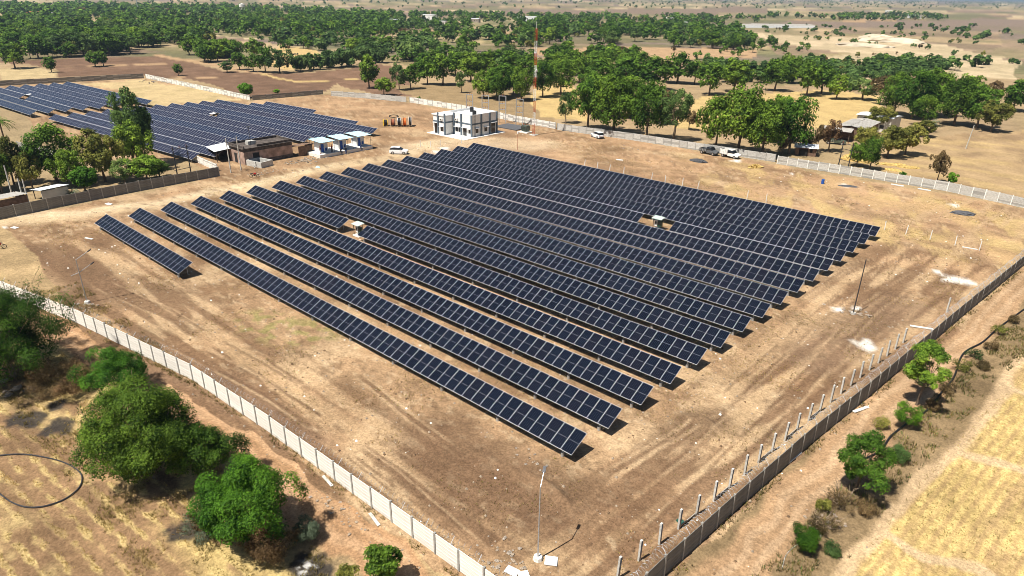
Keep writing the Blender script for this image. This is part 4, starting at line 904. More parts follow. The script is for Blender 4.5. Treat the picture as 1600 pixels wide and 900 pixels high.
# ------------------------------------------------------------------ buildings
def quadbox(mb, a, b, c, d, z0, z1, m):
    """upright block on any four-cornered plan"""
    vs = [(p[0], p[1], z0) for p in (a, b, c, d)]+[(p[0], p[1], z1) for p in (a, b, c, d)]
    mb.add(vs, [(0,3,2,1),(4,5,6,7),(0,1,5,4),(1,2,6,5),(2,3,7,6),(3,0,4,7)], m)
def control_building():
    # local axes = world axes; south front at y=0, east side at x=0; seen from the south-east
    root = thing('control_building', 'white flat-roofed control building with dark grey bands and ladder', 'building', (-124.6, 123.9, 0))
    H = 5.2; Wm, Dp = 9.4, 9.6
    b = MB(); b.box(-13.2, -3.9, -.1, 1.2, Dp+2.0, .14, M_CONCW); b.build('plinth', root)
    b = MB(); b.box(-Wm, 0, .14, 0, Dp, H, M_WHITE); b.box(-Wm-2.2, -2.9, .14, -7.0, 5.2, H-.25, M_WHITE); b.build('wall', root)
    b = MB(); b.box(-Wm+.12, .12, H+.004, -.12, Dp-.12, H+.02, M_WHITE)
    for q in ((-Wm, 0, 0, .15), (-Wm, Dp-.15, 0, Dp), (-Wm, .152, -Wm+.15, Dp-.152), (-.15, .152, 0, Dp-.152)): b.box(q[0], q[1], H, q[2], q[3], H+.55, M_WHITE)
    b.build('roof_parapet', root)
    b = MB(); b.box(-Wm-2.6, -3.1, H-.25, -6.8, 5.4, H+.0, M_WHITE); b.build('wing_roof', root)
    # slate bands and corner piers
    b = MB(); b.box(-6.7, -.03, 3.15, .03, -.002, 3.55, M_TEAL); b.box(.002, -.03, 3.15, .03, Dp+.03, 3.55, M_TEAL); b.box(-Wm-2.2, -2.935, 3.15, -7.0, -2.902, 3.55, M_TEAL); b.box(-6.998, -2.9, 3.15, -6.965, -.03, 3.55, M_TEAL); b.build('slate_band', root)
    for x, y in ((-.2, -.14), (-4.0, -.14), (-6.75, -.16), (-7.22, -3.04), (-9.8, -3.04)):
        b = MB(); b.box(x-.06, y-.1, .14, x+.42, y+.136, H+.5, M_TEAL); b.build('pier', root)
    for y in (3.2, 6.4, Dp-.46):
        b = MB(); b.box(.004, y, .14, .24, y+.46, H+.5, M_TEAL); b.build('pier', root)
    def win(x0, y0, z0, x1, y1, z1, axis, door=False):
        w = MB()
        if axis == 'y': w.box(x0, y0-.02, z0, x1, y0-.004, z1, M_GLASSW)
        else: w.box(x0+.004, y0, z0, x0+.02, y1, z1, M_GLASSW)
        o = w.build('door' if door else 'window', root)
        f = MB(); t = .07
        if axis == 'y':
            for q in ((x0-t, z0, x0, z1), (x1, z0, x1+t, z1), (x0-t, z1, x1+t, z1+t)): f.box(q[0], y0-.05, q[1], q[2], y0-.003, q[3], M_WHITE)
        else:
            for q in ((y0-t, z0, y0, z1), (y1, z0, y1+t, z1), (y0-t, z1, y1+t, z1+t)): f.box(x0+.003, q[0], q[1], x0+.05, q[2], q[3], M_WHITE)
        f.build('frame', o)
        s = MB()
        if axis == 'y': s.box(x0-.25, y0-.65, z1+.12, x1+.25, y0-.002, z1+.2, M_WHITE)
        else: s.box(x0+.002, y0-.25, z1+.12, x0+.65, y1+.25, z1+.2, M_WHITE)
        s.build('sunshade', o)
    win(-8.7, -2.9, 1.0, -7.9, 0, 2.1, 'y'); win(-6.1, 0, .9, -5.1, 0, 2.1, 'y'); win(-4.9, 0, .9, -4.3, 0, 2.1, 'y'); win(-3.2, 0, .2, -1.9, 0, 2.2, 'y', True); win(-1.2, 0, 1.0, -.5, 0, 2.0, 'y')
    win(0, 1.3, 1.0, 0, 2.4, 2.1, 'x'); win(0, 4.6, 1.0, 0, 5.7, 2.1, 'x'); win(0, 7.2, .2, 0, 8.8, 2.9, 'x', True); win(-Wm-1.7, -2.9, .2, -Wm-.7, -2.9, 2.9, 'y', True)
    for x, y, z in ((-5.6, -.02, 3.75), (-8.4, -2.92, 3.75)):
        a = MB(); a.box(x-.42, y-.34, z, x+.42, y-.02, z+.6, M_CONCW); o = a.build('air_conditioner', root); g = MB(); g.tube([(x, y-.36, z+.3), (x, y-.342, z+.3)], .24, M_DARKST, n=12); g.build('fan_grille', o)
    for x, y in ((-2.0, 3.0), (-6.5, 6.5)):
        a = MB(); a.tube([(x, y, H+.02), (x, y, H+1.1), (x, y, H+1.25)], [.55, .55, .2], M_BLACK, n=14); a.build('water_tank', root)
    l = MB()
    for dx in (0, .45): l.tube([(.25, .7+dx, .14), (.18, .7+dx, H+.9)], .03, M_DARKST, n=4)
    for k in range(16): l.tube([(.245, .7, .4+k*.33), (.245, 1.15, .4+k*.33)], .018, M_DARKST, n=4)
    l.build('ladder', root)
    return root
control_building()
def transformer(p, rz, label):
    root = thing('power_transformer', label, 'transformer', p, rz)
    b = MB(); b.box(-1.5, -1.2, -.1, 1.5, 1.2, .3, M_CONCW); b.build('plinth', root)
    b = MB(); b.box(-.9, -.55, .3, .9, .55, 1.9, M_OLIVE); b.box(-.96, -.6, 1.9, .96, .6, 1.98, M_OLIVE); b.build('tank', root)
    for s in (-1, 1):
        b = MB()
        for k in range(9): x = -.75+k*.19; b.box(x, s*.58 if s > 0 else -.95, .55, x+.06, .95 if s > 0 else -.58, 1.7, M_OLIVE)
        b.build('radiator', root)
    b = MB(); b.tube([(-.8, .2, 2.4), (.5, .2, 2.4)], .2, M_OLIVE, n=10); b.tube([(-.1, .2, 1.95), (-.1, .2, 2.3)], .05, M_OLIVE, n=6); b.build('conservator', root)
    for k in range(3):
        b = MB(); x = -.5+k*.5; b.tube([(x, -.25, 1.97), (x, -.25, 2.2), (x, -.25, 2.25), (x, -.25, 2.55)], [.09, .05, .09, .04], M_TERRA, n=8); b.build('bushing', root)
    return root
transformer((-141.4, 128.0, 0), .1, 'green transformer on a white slab left of the control building'); transformer((-119.6, 139.4, 0), 0, 'green transformer right of the control building')
def gantry(p, w, H, label):
    root = thing('switchyard_gantry', label, 'gantry', p, math.radians(20), 'steel switchyard gantries behind the control building')
    for s in (-1, 1):
        b = MB(); b.box(s*w/2-.1, -.1, -.1, s*w/2+.1, .1, H, M_GALV); b.build('post', root)
    for z in (H, H*.72, H*.5):
        b = MB(); b.box(-w/2-.1, -.08, z-.08, w/2+.1, .08, z+.08, M_GALV); b.build('cross_beam', root)
        for x in (-.5, 0, .5):
            c = MB(); c.tube([(x*w*.7, 0, z+.08), (x*w*.7, 0, z+.2), (x*w*.7, 0, z+.45)], [.09, .05, .07], M_TERRA, n=6); c.build('insulator', root)
    return root
for i, (u, v, h) in enumerate(((734,184,6.8),(758.5,188,7.2),(785,192,7.6),(811.5,196,7.3))):
    gantry(G(u, v), 2.1, h, '%s steel gantry from the left behind the control building' % ORD[i])
s = MB(); s.box(-4.2, -3, -.05, 4.2, 3, .25, M_GRAVEL); tag(s.build('gravel_bed', None, G(800,199)), 'dark gravel bed of the switchyard beside the mast', 'gravel bed')
def mast():
    p = G(834,211); root = thing('lattice_mast', 'tall thin red and white lattice mast behind the panels', 'mast', p)
    H = 26.6; w = .7; n = 9
    for k in range(n):
        z0, z1 = H*k/n, H*(k+1)/n-.01; m = M_RED if k % 2 == 0 else M_WHITE; b = MB(); c = [(w/2, 0), (-w/4, w*.433), (-w/4, -w*.433)]
        for x, y in c: b.tube([(x, y, z0-(.1 if k == 0 else 0)), (x, y, z1)], .038, m, n=5)
        for q in range(4):
            za, zb = z0+(z1-z0)*q/4, z0+(z1-z0)*(q+1)/4
            for i in range(3):
                j = (i+1) % 3; b.tube([(*c[i], za), (*c[j], zb)], .02, m, n=3); b.tube([(*c[i], zb), (*c[j], zb)], .02, m, n=3)
        b.build('mast_section', root)
    b = MB(); b.tube([(0,0,H-.2),(0,0,H+1.6)], .035, M_WHITE, n=5); b.build('lightning_rod', root)
    for z, a in ((H*.62, 0), (H*.78, 2.5)):
        b = MB(); b.tube([(.3*math.cos(a), .3*math.sin(a), z), (.55*math.cos(a), .55*math.sin(a), z)], [.3, .32], M_WHITE, n=12); b.build('dish_antenna', root)
    b = MB(); b.box(-.9, -.9, -.1, .9, .9, .12, M_CONC); b.build('footing', root)
mast()
def ruined_house():
    root = thing('ruined_house', 'weathered pinkish house with a blackened flat roof beside the track', 'house', (-137.9, 68.2, 0), 0)
    L, W, H = 11.6, 6.4, 3.4      # long side runs north, seen face looks east
    b = MB(); b.box(-W, 0, -.1, -.02, L, H-.7, M_PLAST); b.build('wall', root)
    b = MB(); b.box(-W-.01, -.01, H-.7, -.01, L+.01, H+.02, M_SOOT); b.build('sooty_upper_wall', root)
    b = MB(); b.box(-W-.35, -.35, H+.02, .35, L+.25, H+.14, M_SOOT); b.build('roof_slab', root)
    b = MB()
    for q in ((-W, 0, 0, .2), (-W, L-.2, 0, L), (-W, .2, -W+.2, L-.2), (-.2, 3.2, 0, L-.2)): b.box(q[0], q[1], H+.14, q[2], q[3], H+.62, M_SOOT)
    b.build('parapet', root)
    b = MB(); b.box(-3.9, 2.6, H+.14, -2.6, 4.2, H+.95, M_CONC); b.box(-4.6, 4.6, H+.14, -4.0, 5.2, H+.55, M_CONC); b.build('roof_tank', root)
    b = MB(); b.box(-.018, 2.0, 1.0, .01, 3.5, 2.25, M_DARK); o = b.build('window', root)
    f = MB(); f.box(.0, 1.9, 2.25, .06, 3.6, 2.36, M_SOOT); f.box(.0, 1.9, .88, .08, 3.6, 1.0, M_CONC); f.build('sill', o)
    b = MB(); b.box(-4.4, -.03, 0, -3.2, .0, 2.1, M_DARK); b.build('door', root)
    b = MB(); b.box(-.02, 5.0, .0, .03, L, .75, M_SOOT); b.build('damp_base_course', root)
    b = MB(); b.tube([(-1.5, 2.6, H), (-1.5, 2.6, H+4.4)], .05, M_DARKST, n=6); b.rbox((-1.5, 2.6, H+4.3), .9, .5, .05, .3, M_DARKST, (.3, 0)); b.build('roof_lamp_pole', root)
ruined_house()
def lean_to(name, label, p, w, d, h, roof, wallm, rz=0, open_front=True):
    root = thing(name, label, 'shed', p, rz)
    for x in (-w/2+.1, w/2-.1):
        for y in (-d/2+.1, d/2-.1):
            b = MB(); b.box(x-.06, y-.06, -.1, x+.06, y+.06, h-.05, M_BARK); b.build('post', root)
    b = MB(); b.box(-w/2, d/2-.14, 0, w/2, d/2, h-.1, wallm); b.box(-w/2, -d/2+.1, 0, -w/2+.12, d/2-.141, h-.15, wallm); b.build('wall', root)
    n = int(w/.25); b = MB()
    for k in range(n):     # corrugated sheet
        x0, x1 = -w/2-.3+(w+.6)*k/n, -w/2-.3+(w+.6)*(k+1)/n; z = .03*(k % 2)
        b.add([(x0, -d/2-.4, h-.25+z), (x1, -d/2-.4, h-.25+.03-z), (x1, d/2+.3, h+.2+.03-z), (x0, d/2+.3, h+.2+z)], [(0,1,2,3)], roof)
    b.build('roof', root)
    return root
lean_to('lean_to_shed', 'dark shed with a pale sheet roof left of the ruined house', (-147.0, 67.4, 0), 6.0, 3.6, 2.7, M_SHEETW, M_MUD, math.radians(-10))
lean_to('lean_to_shed', 'low brown mud shed right of the ruined house', (-138.6, 82.6, 0), 3.6, 3.0, 2.3, M_MUD, M_MUD, math.radians(-90))
def water_trough():
    root = thing('masonry_tank', 'open concrete tank in front of the ruined house', 'tank', (-135.6, 70.3, 0), math.radians(12))
    b = MB()
    for q in ((-2.3,-1.6,2.3,-1.35),(-2.3,1.35,2.3,1.6),(-2.3,-1.35,-2.05,1.35),(2.05,-1.35,2.3,1.35)): b.box(q[0], q[1], -.1, q[2], q[3], 1.2, M_CONC)
    b.build('wall', root); b = MB(); b.box(-2.05, -1.35, -.05, 2.05, 1.35, .3, M_DARK); b.build('dark_floor', root)
    b = MB(); b.tube([(1.0,-2.3,0),(.6,-1.65,1.25)], .09, M_CONC, n=6); b.build('leaning_pole', root)
water_trough()
# three small booths with blue canopies on one white platform
def booths():
    pf = thing('booth_platform', 'low white platform under the three blue canopied booths', 'platform', (-134.4, 83.2, 0), 0)
    b = MB(); b.box(-3.4, -.2, -.1, 2.4, 14.4, .75, M_CONCW); b.build('base', pf)
    for i, nm in enumerate(('left', 'middle', 'right')):
        y = 2.2+i*5.1
        root = thing('toilet_booth', '%s white booth with a light blue canopy roof and blue door' % nm, 'booth', (-134.9, 83.2+y, .75), 0, 'booths with blue canopies')
        b = MB(); b.box(-1.2, -1.1, 0, .9, 1.1, 2.35, M_WHITE); b.build('cabin', root)
        b = MB(); b.box(.904, -.75, .02, .93, .05, 1.95, M_BLUED); o = b.build('door', root); h = MB(); h.box(.93, -.1, .95, .96, -.04, 1.1, M_GALV); h.build('handle', o)
        b = MB(); b.box(.906, .35, .3, .95, .85, .95, M_BLUED); b.build('blue_drum', root)
        for x, yy in ((-1.9, -1.75), (2.6, -1.75), (2.6, 1.75), (-1.9, 1.75)):
            b = MB(); b.tube([(x, yy, 0 if x < 2 else -.0), (x, yy, 2.62)], .04, M_DARKST, n=6); b.build('post', root)
        b = MB(); n = 14
        for k in range(n):
            y0, y1 = -1.95+3.9*k/n, -1.95+3.9*(k+1)/n; z = .035*(k % 2)
            b.add([(-2.2, y0, 2.84+z), (2.9, y0, 2.66+z), (2.9, y1, 2.66+.035-z), (-2.2, y1, 2.84+.035-z)], [(0,1,2,3)], M_BLUE)
        b.build('canopy', root)
booths()
# right-hand farm
def gable_shed(name, label, p, w, d, h, rise, roof, wallm, rz, cat='shed', open_side=False):
    root = thing(name, label, cat, p, rz)
    b = MB(); b.box(-w/2, -d/2, -.1, w/2, d/2, h, wallm); b.build('wall', root)
    for s in (-1, 1):
        b = MB(); n = max(4, int(w/.9))
        for k in range(n):
            x0, x1 = -w/2-.4+(w+.8)*k/n, -w/2-.4+(w+.8)*(k+1)/n-.03; dz = .03*(k % 3)
            b.add([(x0, s*(d/2+.5), h-.05+dz), (x1, s*(d/2+.5), h-.05+dz), (x1, s*.05, h+rise+dz), (x0, s*.05, h+rise+dz)], [(0,1,2,3)], roof)
        b.build('roof_slope', root)
    b = MB(); b.box(-w*.32, -d/2-.03, .0, w*.1, -d/2-.004, h*.85, M_DARK); b.build('opening', root)
    b = MB(); b.box(w*.2, -d/2-.03, .9, w*.32, -d/2-.004, 1.9, M_DARK); b.build('window', root)
    return root
gable_shed('farm_shed', 'long grey sheet-roofed farm shed right of the big trees', (-52.6, 200.4, 0), 15, 6.6, 3.3, .5, M_SHEET, M_MUD, math.radians(92))
lean_to('veranda_shed', 'open veranda with sheet roof in front of the long farm shed', (-55.0, 190.6, 0), 7.0, 3.6, 2.9, M_SHEET, M_MUD, math.radians(8))
gable_shed('farmhouse', 'white-roofed farmhouse behind the long grey shed', (-51.6, 215.6, 0), 9.4, 7, 4.0, .3, M_SHEETW, M_CREAM, math.radians(-6), 'house')
gable_shed('farm_hut', 'small whitish hut under the trees behind the wall', (-54.2, 166.6, 0), 4.6, 3.6, 2.0, .6, M_SHEETW, M_MUD, math.radians(20), 'hut')
b = MB(); b.box(-1.6, -.02, 0, 1.6, .02, 2.0, M_BLUE); tag(b.build('blue_tarpaulin', None, G(1372,200), .2), 'blue tarpaulin hung beside the long farm shed', 'tarpaulin')
lean_to('yard_shed', 'low flat shed peeping over the dark yard wall', (-139.6, 32.0, 0), 4.4, 3.2, 1.9, M_SHEETW, M_CREAM, math.radians(-80))
lean_to('yard_shed', 'grey slab roofed hut at the left edge behind the dark wall', (-138.2, 24.4, 0), 6.0, 4.2, 2.0, M_SHEET, M_MUD, math.radians(-80))
# far houses
def far_house(u, v, w, d, h, roof, label, wallm=M_CREAM, rise=.3):
    p = G(u, v); root = thing('far_house', label, 'house', p, R.uniform(.3, .9))
    b = MB(); b.box(-w/2, -d/2, -.2, w/2, d/2, h, wallm); b.build('wall', root)
    b = MB(); b.add([(-w/2-.3,-d/2-.3,h),(w/2+.3,-d/2-.3,h),(w/2+.3,d/2+.3,h),(-w/2-.3,d/2+.3,h),(-w/2-.3,0,h+rise),(w/2+.3,0,h+rise)], [(0,1,5,4),(2,3,4,5),(0,4,3),(1,2,5),(0,3,2,1)], roof); b.build('roof', root)
    for x in (-.3, .05, .33):
        b = MB(); b.box(w*x-.5, -d/2-.04, h*.35, w*x+.5, -d/2-.004, h*.7, M_DARK); b.build('window', root)
    return root
for a in FAR_HOUSES:
    far_house(*a)
for u, v, w, lab in ((1222,43,70,'long grey greenhouse roof left of the far right fields'),(1178,43,40,'long bluish greenhouse roof at the end of the belt')):
    p = G(u, v); root = thing('greenhouse', lab, 'greenhouse', p, math.radians(38))
    b = MB(); b.box(-w/2, -9, 0, w/2, 9, 2.6, M_SHEETW); b.build('wall', root)
    for k in range(6):
        c = MB(); y0 = -9+3*k; c.prism([(y0, 2.6), (y0+2.9, 2.6), (y0+2.3, 3.7), (y0+.7, 3.7)], -w/2, w/2, M_SHEET); o = c.build('roof_span', root); o.rotation_euler.z = math.pi/2
p = G(380,25); root = thing('water_tower', 'small pale water tower above the far wood', 'water tower', p)
b = MB()
for x, y in ((-2,-2),(2,-2),(2,2),(-2,2)): b.box(x-.25, y-.25, 0, x+.25, y+.25, 11, M_CONCW)
b.build('legs', root); b = MB(); b.tube([(0,0,11),(0,0,11.6),(0,0,15),(0,0,16)], [2.2,3.6,3.6,.4], M_CONCW, n=14); b.build('tank', root)
p = G(218,26); root = thing('transmission_pole', 'tall grey pole standing in the far left wood', 'pole', p)
b = MB(); b.tube([(0,0,0),(0,0,30)], [.7,.35], M_GALV, n=6); b.build('shaft', root)
for z in (24, 27): b = MB(); b.box(-3, -.2, z, 3, .2, z+.35, M_GALV); b.build('cross_arm', root)
# pale spoil heaps on the far plain
for u, v, r, h, lab in ((1372,63,16,5,'pointed pale spoil heap on the far right plain'),(1395,66,26,4,'broad pale spoil heap beside the pointed one'),(1350,72,22,2.4,'low pale spoil bank left of the heaps')):
    p = G(u, v); b = MB(); b.ball((0,0,-.2), r, r*.6, h, M_SAND, 18, 6, .12, True); tag(b.build('spoil_heap', None, p), lab, 'heap')

# ------------------------------------------------------------------ poles and lamps
def street_lamp(p, H, az, label, arms=1, reach=1.35, rise=.72):
    root = thing('street_lamp', label, 'street lamp', p)
    b = MB(); b.tube([(0,0,-.2),(0,0,.22)], [.36,.3], M_CONCW, n=8); b.build('footing', root)
    b = MB(); b.tube([(0,0,.1),(0,0,H)], [.055,.04], M_GALV, n=8); b.build('pole', root)
    for k in range(arms):
        z = H-k*1.6; c, s = math.cos(az), math.sin(az)
        b = MB(); b.tube([(-c*.9 if k else 0, -s*.9 if k else 0, z-.06 - (.25 if k else 0)), (0,0,z-.06), (c*reach, s*reach, z+rise)], .034, M_GALV, n=6); a = b.build('arm', root)
        h = MB(); h.rbox((c*(reach+.17), s*(reach+.17), z+rise+.08), .46, .2, .09, az, M_DARKST, (0, -.5)); h.build('lamp_head', a)
    return root
street_lamp((-21.0, 26.65, 0), 6.1, math.radians(116), 'street lamp by the near corner, its shadow pointing at the panels', reach=.85, rise=.5)
street_lamp((-86.7, 20.5, 0), 5.6, math.radians(75), 'double armed street lamp inside the cream wall on the left', 2)
root = thing('bare_pole', 'tall thin bare pole on the open ground right of the panels', 'pole', (-17.46, 81.6, 0)); b = MB(); b.tube([(0,0,-.2),(0,0,7.0)], [.075,.05], M_DARKST, n=7); b.build('shaft', root); b = MB(); b.tube([(0,0,-.1),(0,0,.18)], .3, M_CONC, n=8); b.build('footing', root)
root = thing('bare_pole', 'short rusty pole between the rear panels and the mast', 'pole', G(808.8,234)); b = MB(); b.tube([(0,0,-.2),(0,0,4.3)], .06, M_TERRA, n=6); b.build('shaft', root); b = MB(); b.box(-.2,-.1,3.9,.2,.1,4.35,M_WHITE); b.build('lamp_head', root)
def conc_pole(p, H, label, lean=0., cross=()):
    root = thing('utility_pole', label, 'pole', p)
    b = MB(); b.tube([(0,0,-.3),(lean*H*.6, -lean*H*.4, H)], [.15,.09], M_CONC, n=6); b.build('shaft', root)
    for z in cross:
        b = MB(); b.box(-.7, -.05, z, .7, .05, z+.1, M_DARKST); b.build('cross_arm', root)
    return root
conc_pole(G(1509,232), 5.9, 'white leaning concrete pole alone in the right field', .12)
conc_pole(G(361,270), 7.1, 'left concrete pole in front of the ruined house', .0, (6.3,)); conc_pole(G(377,266), 7.0, 'right concrete pole in front of the ruined house', .0, (6.2,))
conc_pole(G(20,308), 5.7, 'tallest concrete pole in the yard at the left edge', -.05); conc_pole(G(38,318), 4.4, 'leaning short pole in the left yard, middle of three', -.06); conc_pole(G(46,321), 4.6, 'right one of three poles in the left yard', -.04)
def h_pole(pa, pb, H, label):
    root = thing('h_frame_pole', label, 'pole', pa); d = pb-pa
    for q in (Vector((0,0,0)), d): b = MB(); b.tube([q+Vector((0,0,-.3)), q+Vector((.1,0,H))], [.13,.09], M_DARKST, n=6); b.build('post', root)
    for z in (H*.92, H*.7, H*.25): b = MB(); b.tube([Vector((0,0,z))-d*.15, d*1.15+Vector((0,0,z))], .06, M_DARKST, n=5); b.build('cross_beam', root)
    for t in (0, .5, 1): b = MB(); b.tube([d*t+Vector((0,0,H*.92)), d*t+Vector((0,0,H*.92+.5))], [.09,.06], M_TERRA, n=6); b.build('insulator', root)
h_pole(G(278,278), G(299,273), 6.2, 'dark double pole frame behind the end of the dark wall'); h_pole(G(1310,258), G(1325,262), 5.4, 'double pole frame in front of the farm sheds')
# stakes along the rear edge of the panels
ST = MB(); ST.box(-.05, -.05, -.2, .05, .05, 1.5, M_WHITE); stm = ST.mesh('white_stake')
stakes = [(913,260),(933,264),(952,268),(974,272),(1018,281),(1039,286),(1066,290),(1090,295),(1167,310),(1197,315),(1382,359),(1415,366),(1453,374),(1492,383),(1530,391),(657,229),(673,230),(688,228),(721,224)]
for i, (u, v) in enumerate(sorted(stakes)):
    o = link('white_stake', stm, None, G(u, v), R.uniform(0, 1)); o.rotation_euler = (R.uniform(-.05, .05), R.uniform(-.05, .12), 0)
    tag(o, '%s white stake from the left along the rear of the panels' % ORD[i], 'stake', 'white stakes behind the rear panel row')
b = MB(); b.box(-1.9, -.06, 0, .1, .06, .12, M_WHITE); tag(b.build('fallen_stake', None, G(1530,391)+Vector((-.3,0,0)), .15), 'white stake lying on the ground at the right', 'stake')
# unfinished inner fence: bare concrete posts
PM = MB(); PM.box(-.09, -.075, -.3, .09, .075, 1.85, M_CONC); PM.box(-.03, -.078, 1.3, .03, -.0751, 1.8, M_CONCG); pm = PM.mesh('concrete_post')
pp = [(float(np.interp(28.95+2.215*i, [29.2,39.85,55.5,67,78], [-16.12,-14.87,-13.36,-12.2,-10.98])), 28.95+2.215*i) for i in range(23)]
for i, (x, y) in enumerate(pp):
    o = link('concrete_post', pm, None, (x, y, R.uniform(-.12, .05)), 1.45); o.rotation_euler = (R.uniform(-.03, .03), R.uniform(-.03, .03), 1.45+R.uniform(-.1, .1))
    tag(o, '%s bare concrete post from the bottom inside the right wall' % ORD[i], 'post', 'bare concrete posts inside the right wall')
o = link('concrete_post', pm, None, G(1479,487), 1.4); tag(o, 'lone concrete post by the razor wire farther up the right wall', 'post')
# planks still lying between some of the posts
for i, (x, y, a, lab) in enumerate(((-15.25,36.6,1.46,'between the fourth and fifth posts'),(-14.75,41.0,1.48,'beside the sixth post'),(-14.15,47.6,1.48,'beside the ninth post'),(-13.7,52.2,1.48,'beside the eleventh post'),(-13.25,56.6,1.48,'near the thirteenth post'))):
    b = MB(); b.rbox((0,0,.12), 2.1, .05, .3, a, M_CONCG, (.25, 0)); tag(b.build('loose_plank', None, (x, y, 0)), 'grey concrete plank lying '+lab+' inside the right wall', 'plank')

# ------------------------------------------------------------------ vehicles
def wheel(root, x, y, r=.34, w=.22):
    b = MB(); b.tube([(x, y-w/2, r), (x, y+w/2, r)], r, M_BLACK, n=16); o = b.build('wheel', root)
    c = MB(); s = 1 if y > 0 else -1; c.tube([(x, y+s*(w/2-.02), r), (x, y+s*(w/2+.012), r)], r*.62, M_CHROME, n=12); c.build('rim', o)
def loft(mb, secs, m):
    """body from cross-sections (x, half width bottom, half width top, z bottom, z top)"""
    vs = []; fs = []
    for x, wb, wt, z0, z1 in secs:
        zm = z0+(z1-z0)*.55; wm = max(wb, wt)
        vs += [(x,-wb,z0),(x,-wm,zm),(x,-wt,z1),(x,wt,z1),(x,wm,zm),(x,wb,z0)]
    for i in range(len(secs)-1):
        for k in range(6): fs.append((i*6+k, i*6+(k+1) % 6, (i+1)*6+(k+1) % 6, (i+1)*6+k))
    fs.append(tuple(range(5, -1, -1))); fs.append(tuple((len(secs)-1)*6+k for k in range(6)))
    mb.add(vs, fs, m)
def suv(p, rz, label, paint=M_CARW):
    root = thing('parked_car', label, 'car', p, rz)
    b = MB(); loft(b, [(-2.1,.72,.70,.38,.92),(-1.95,.84,.82,.28,1.02),(-1.2,.88,.84,.24,1.06),(.7,.88,.84,.24,1.05),(1.5,.86,.80,.26,.98),(2.0,.80,.72,.30,.88),(2.14,.66,.6,.4,.78)], paint); b.build('body', root)
    b = MB(); loft(b, [(-2.0,.74,.62,1.02,1.06),(-1.7,.78,.62,1.04,1.52),(-.9,.79,.66,1.05,1.62),(.2,.79,.64,1.05,1.56),(.95,.77,.70,1.03,1.07)], M_GLASSW); b.build('window_band', root)
    b = MB(); loft(b, [(-1.78,.66,.60,1.50,1.55),(-.9,.69,.64,1.60,1.66),(.15,.68,.60,1.55,1.60),(.32,.66,.58,1.47,1.50)], paint); b.build('roof', root)
    for y in (-.60, .60):
        b = MB(); b.rbox((2.06, y, .74), .1, .26, .14, 0, M_CHROME); b.build('headlight', root)
        b = MB(); b.rbox((-2.07, y*1.05, .86), .08, .2, .2, 0, M_REDL); b.build('tail_light', root)
        b = MB(); b.rbox((.62, y*1.6, 1.08), .14, .14, .12, 0, paint); b.build('mirror', root)
    b = MB(); b.box(-2.14, -.72, .30, -2.0, .72, .5, M_DARKST); b.box(2.06, -.6, .34, 2.17, .6, .56, M_DARKST); b.build('bumper', root)
    for x in (-1.28, 1.3):
        for y in (-.80, .80): wheel(root, x, y)
    return root
suv((-123.4, 98.6, 0), math.radians(38), 'white car parked on the track behind the panel row ends'); suv((-101.6, 147.6, 0), math.radians(158), 'white car parked against the mottled wall under the trees')
def pickup(p, rz, label, paint, box=True):
    root = thing('pickup_truck', label, 'pickup', p, rz)
    b = MB(); loft(b, [(.3,.82,.80,.5,1.1),(.5,.86,.82,.45,1.15),(1.5,.86,.78,.45,1.12),(2.2,.80,.70,.5,1.0),(2.4,.7,.6,.55,.9)], paint); b.build('bonnet', root)
    b = MB(); loft(b, [(-.35,.82,.74,1.1,1.75),(.2,.82,.72,1.1,1.82),(.75,.80,.70,1.1,1.72),(1.15,.78,.72,1.1,1.14)], M_GLASSW); b.box(-.35,-.84,.45,.5,.84,1.12,paint); b.box(-.3,-.7,1.76,.7,.7,1.86,paint); b.build('cab', root)
    b = MB(); b.box(-2.4, -.88, .6, -.38, .88, .72, M_DARKST); b.build('bed', root)
    h = 1.85 if box else 1.25; b = MB(); b.box(-2.42, -.92, .72, -.4, -.86, h, paint); b.box(-2.42, .86, .72, -.4, .92, h, paint); b.box(-2.42, -.858, .72, -2.36, .858, h, paint); b.box(-.47, -.858, .72, -.41, .858, h, paint); b.build('cargo_side', root)
    for k in range(5):
        q = MB(); x = -2.3+k*.44; q.box(x, -.95, .74, x+.06, -.922, h, M_CONC); q.build('side_rib', root)
    for x in (-1.6, 1.5):
        for y in (-.78, .78): wheel(root, x, y, .36)
    for y in (-.55, .55): q = MB(); q.rbox((2.4, y, .82), .08, .2, .16, 0, M_CHROME); q.build('headlight', root)
    return root
pickup(G(1141,246), math.radians(-8), 'white pickup with a high cargo box under the wall trees', M_CONCW); pickup(G(1108,241), math.radians(-8), 'dark pickup parked in shade left of the white pickup', M_CARD, False); pickup(G(1305,225), math.radians(15), 'olive green jeep-like pickup before the farm veranda', M_CARG, False)
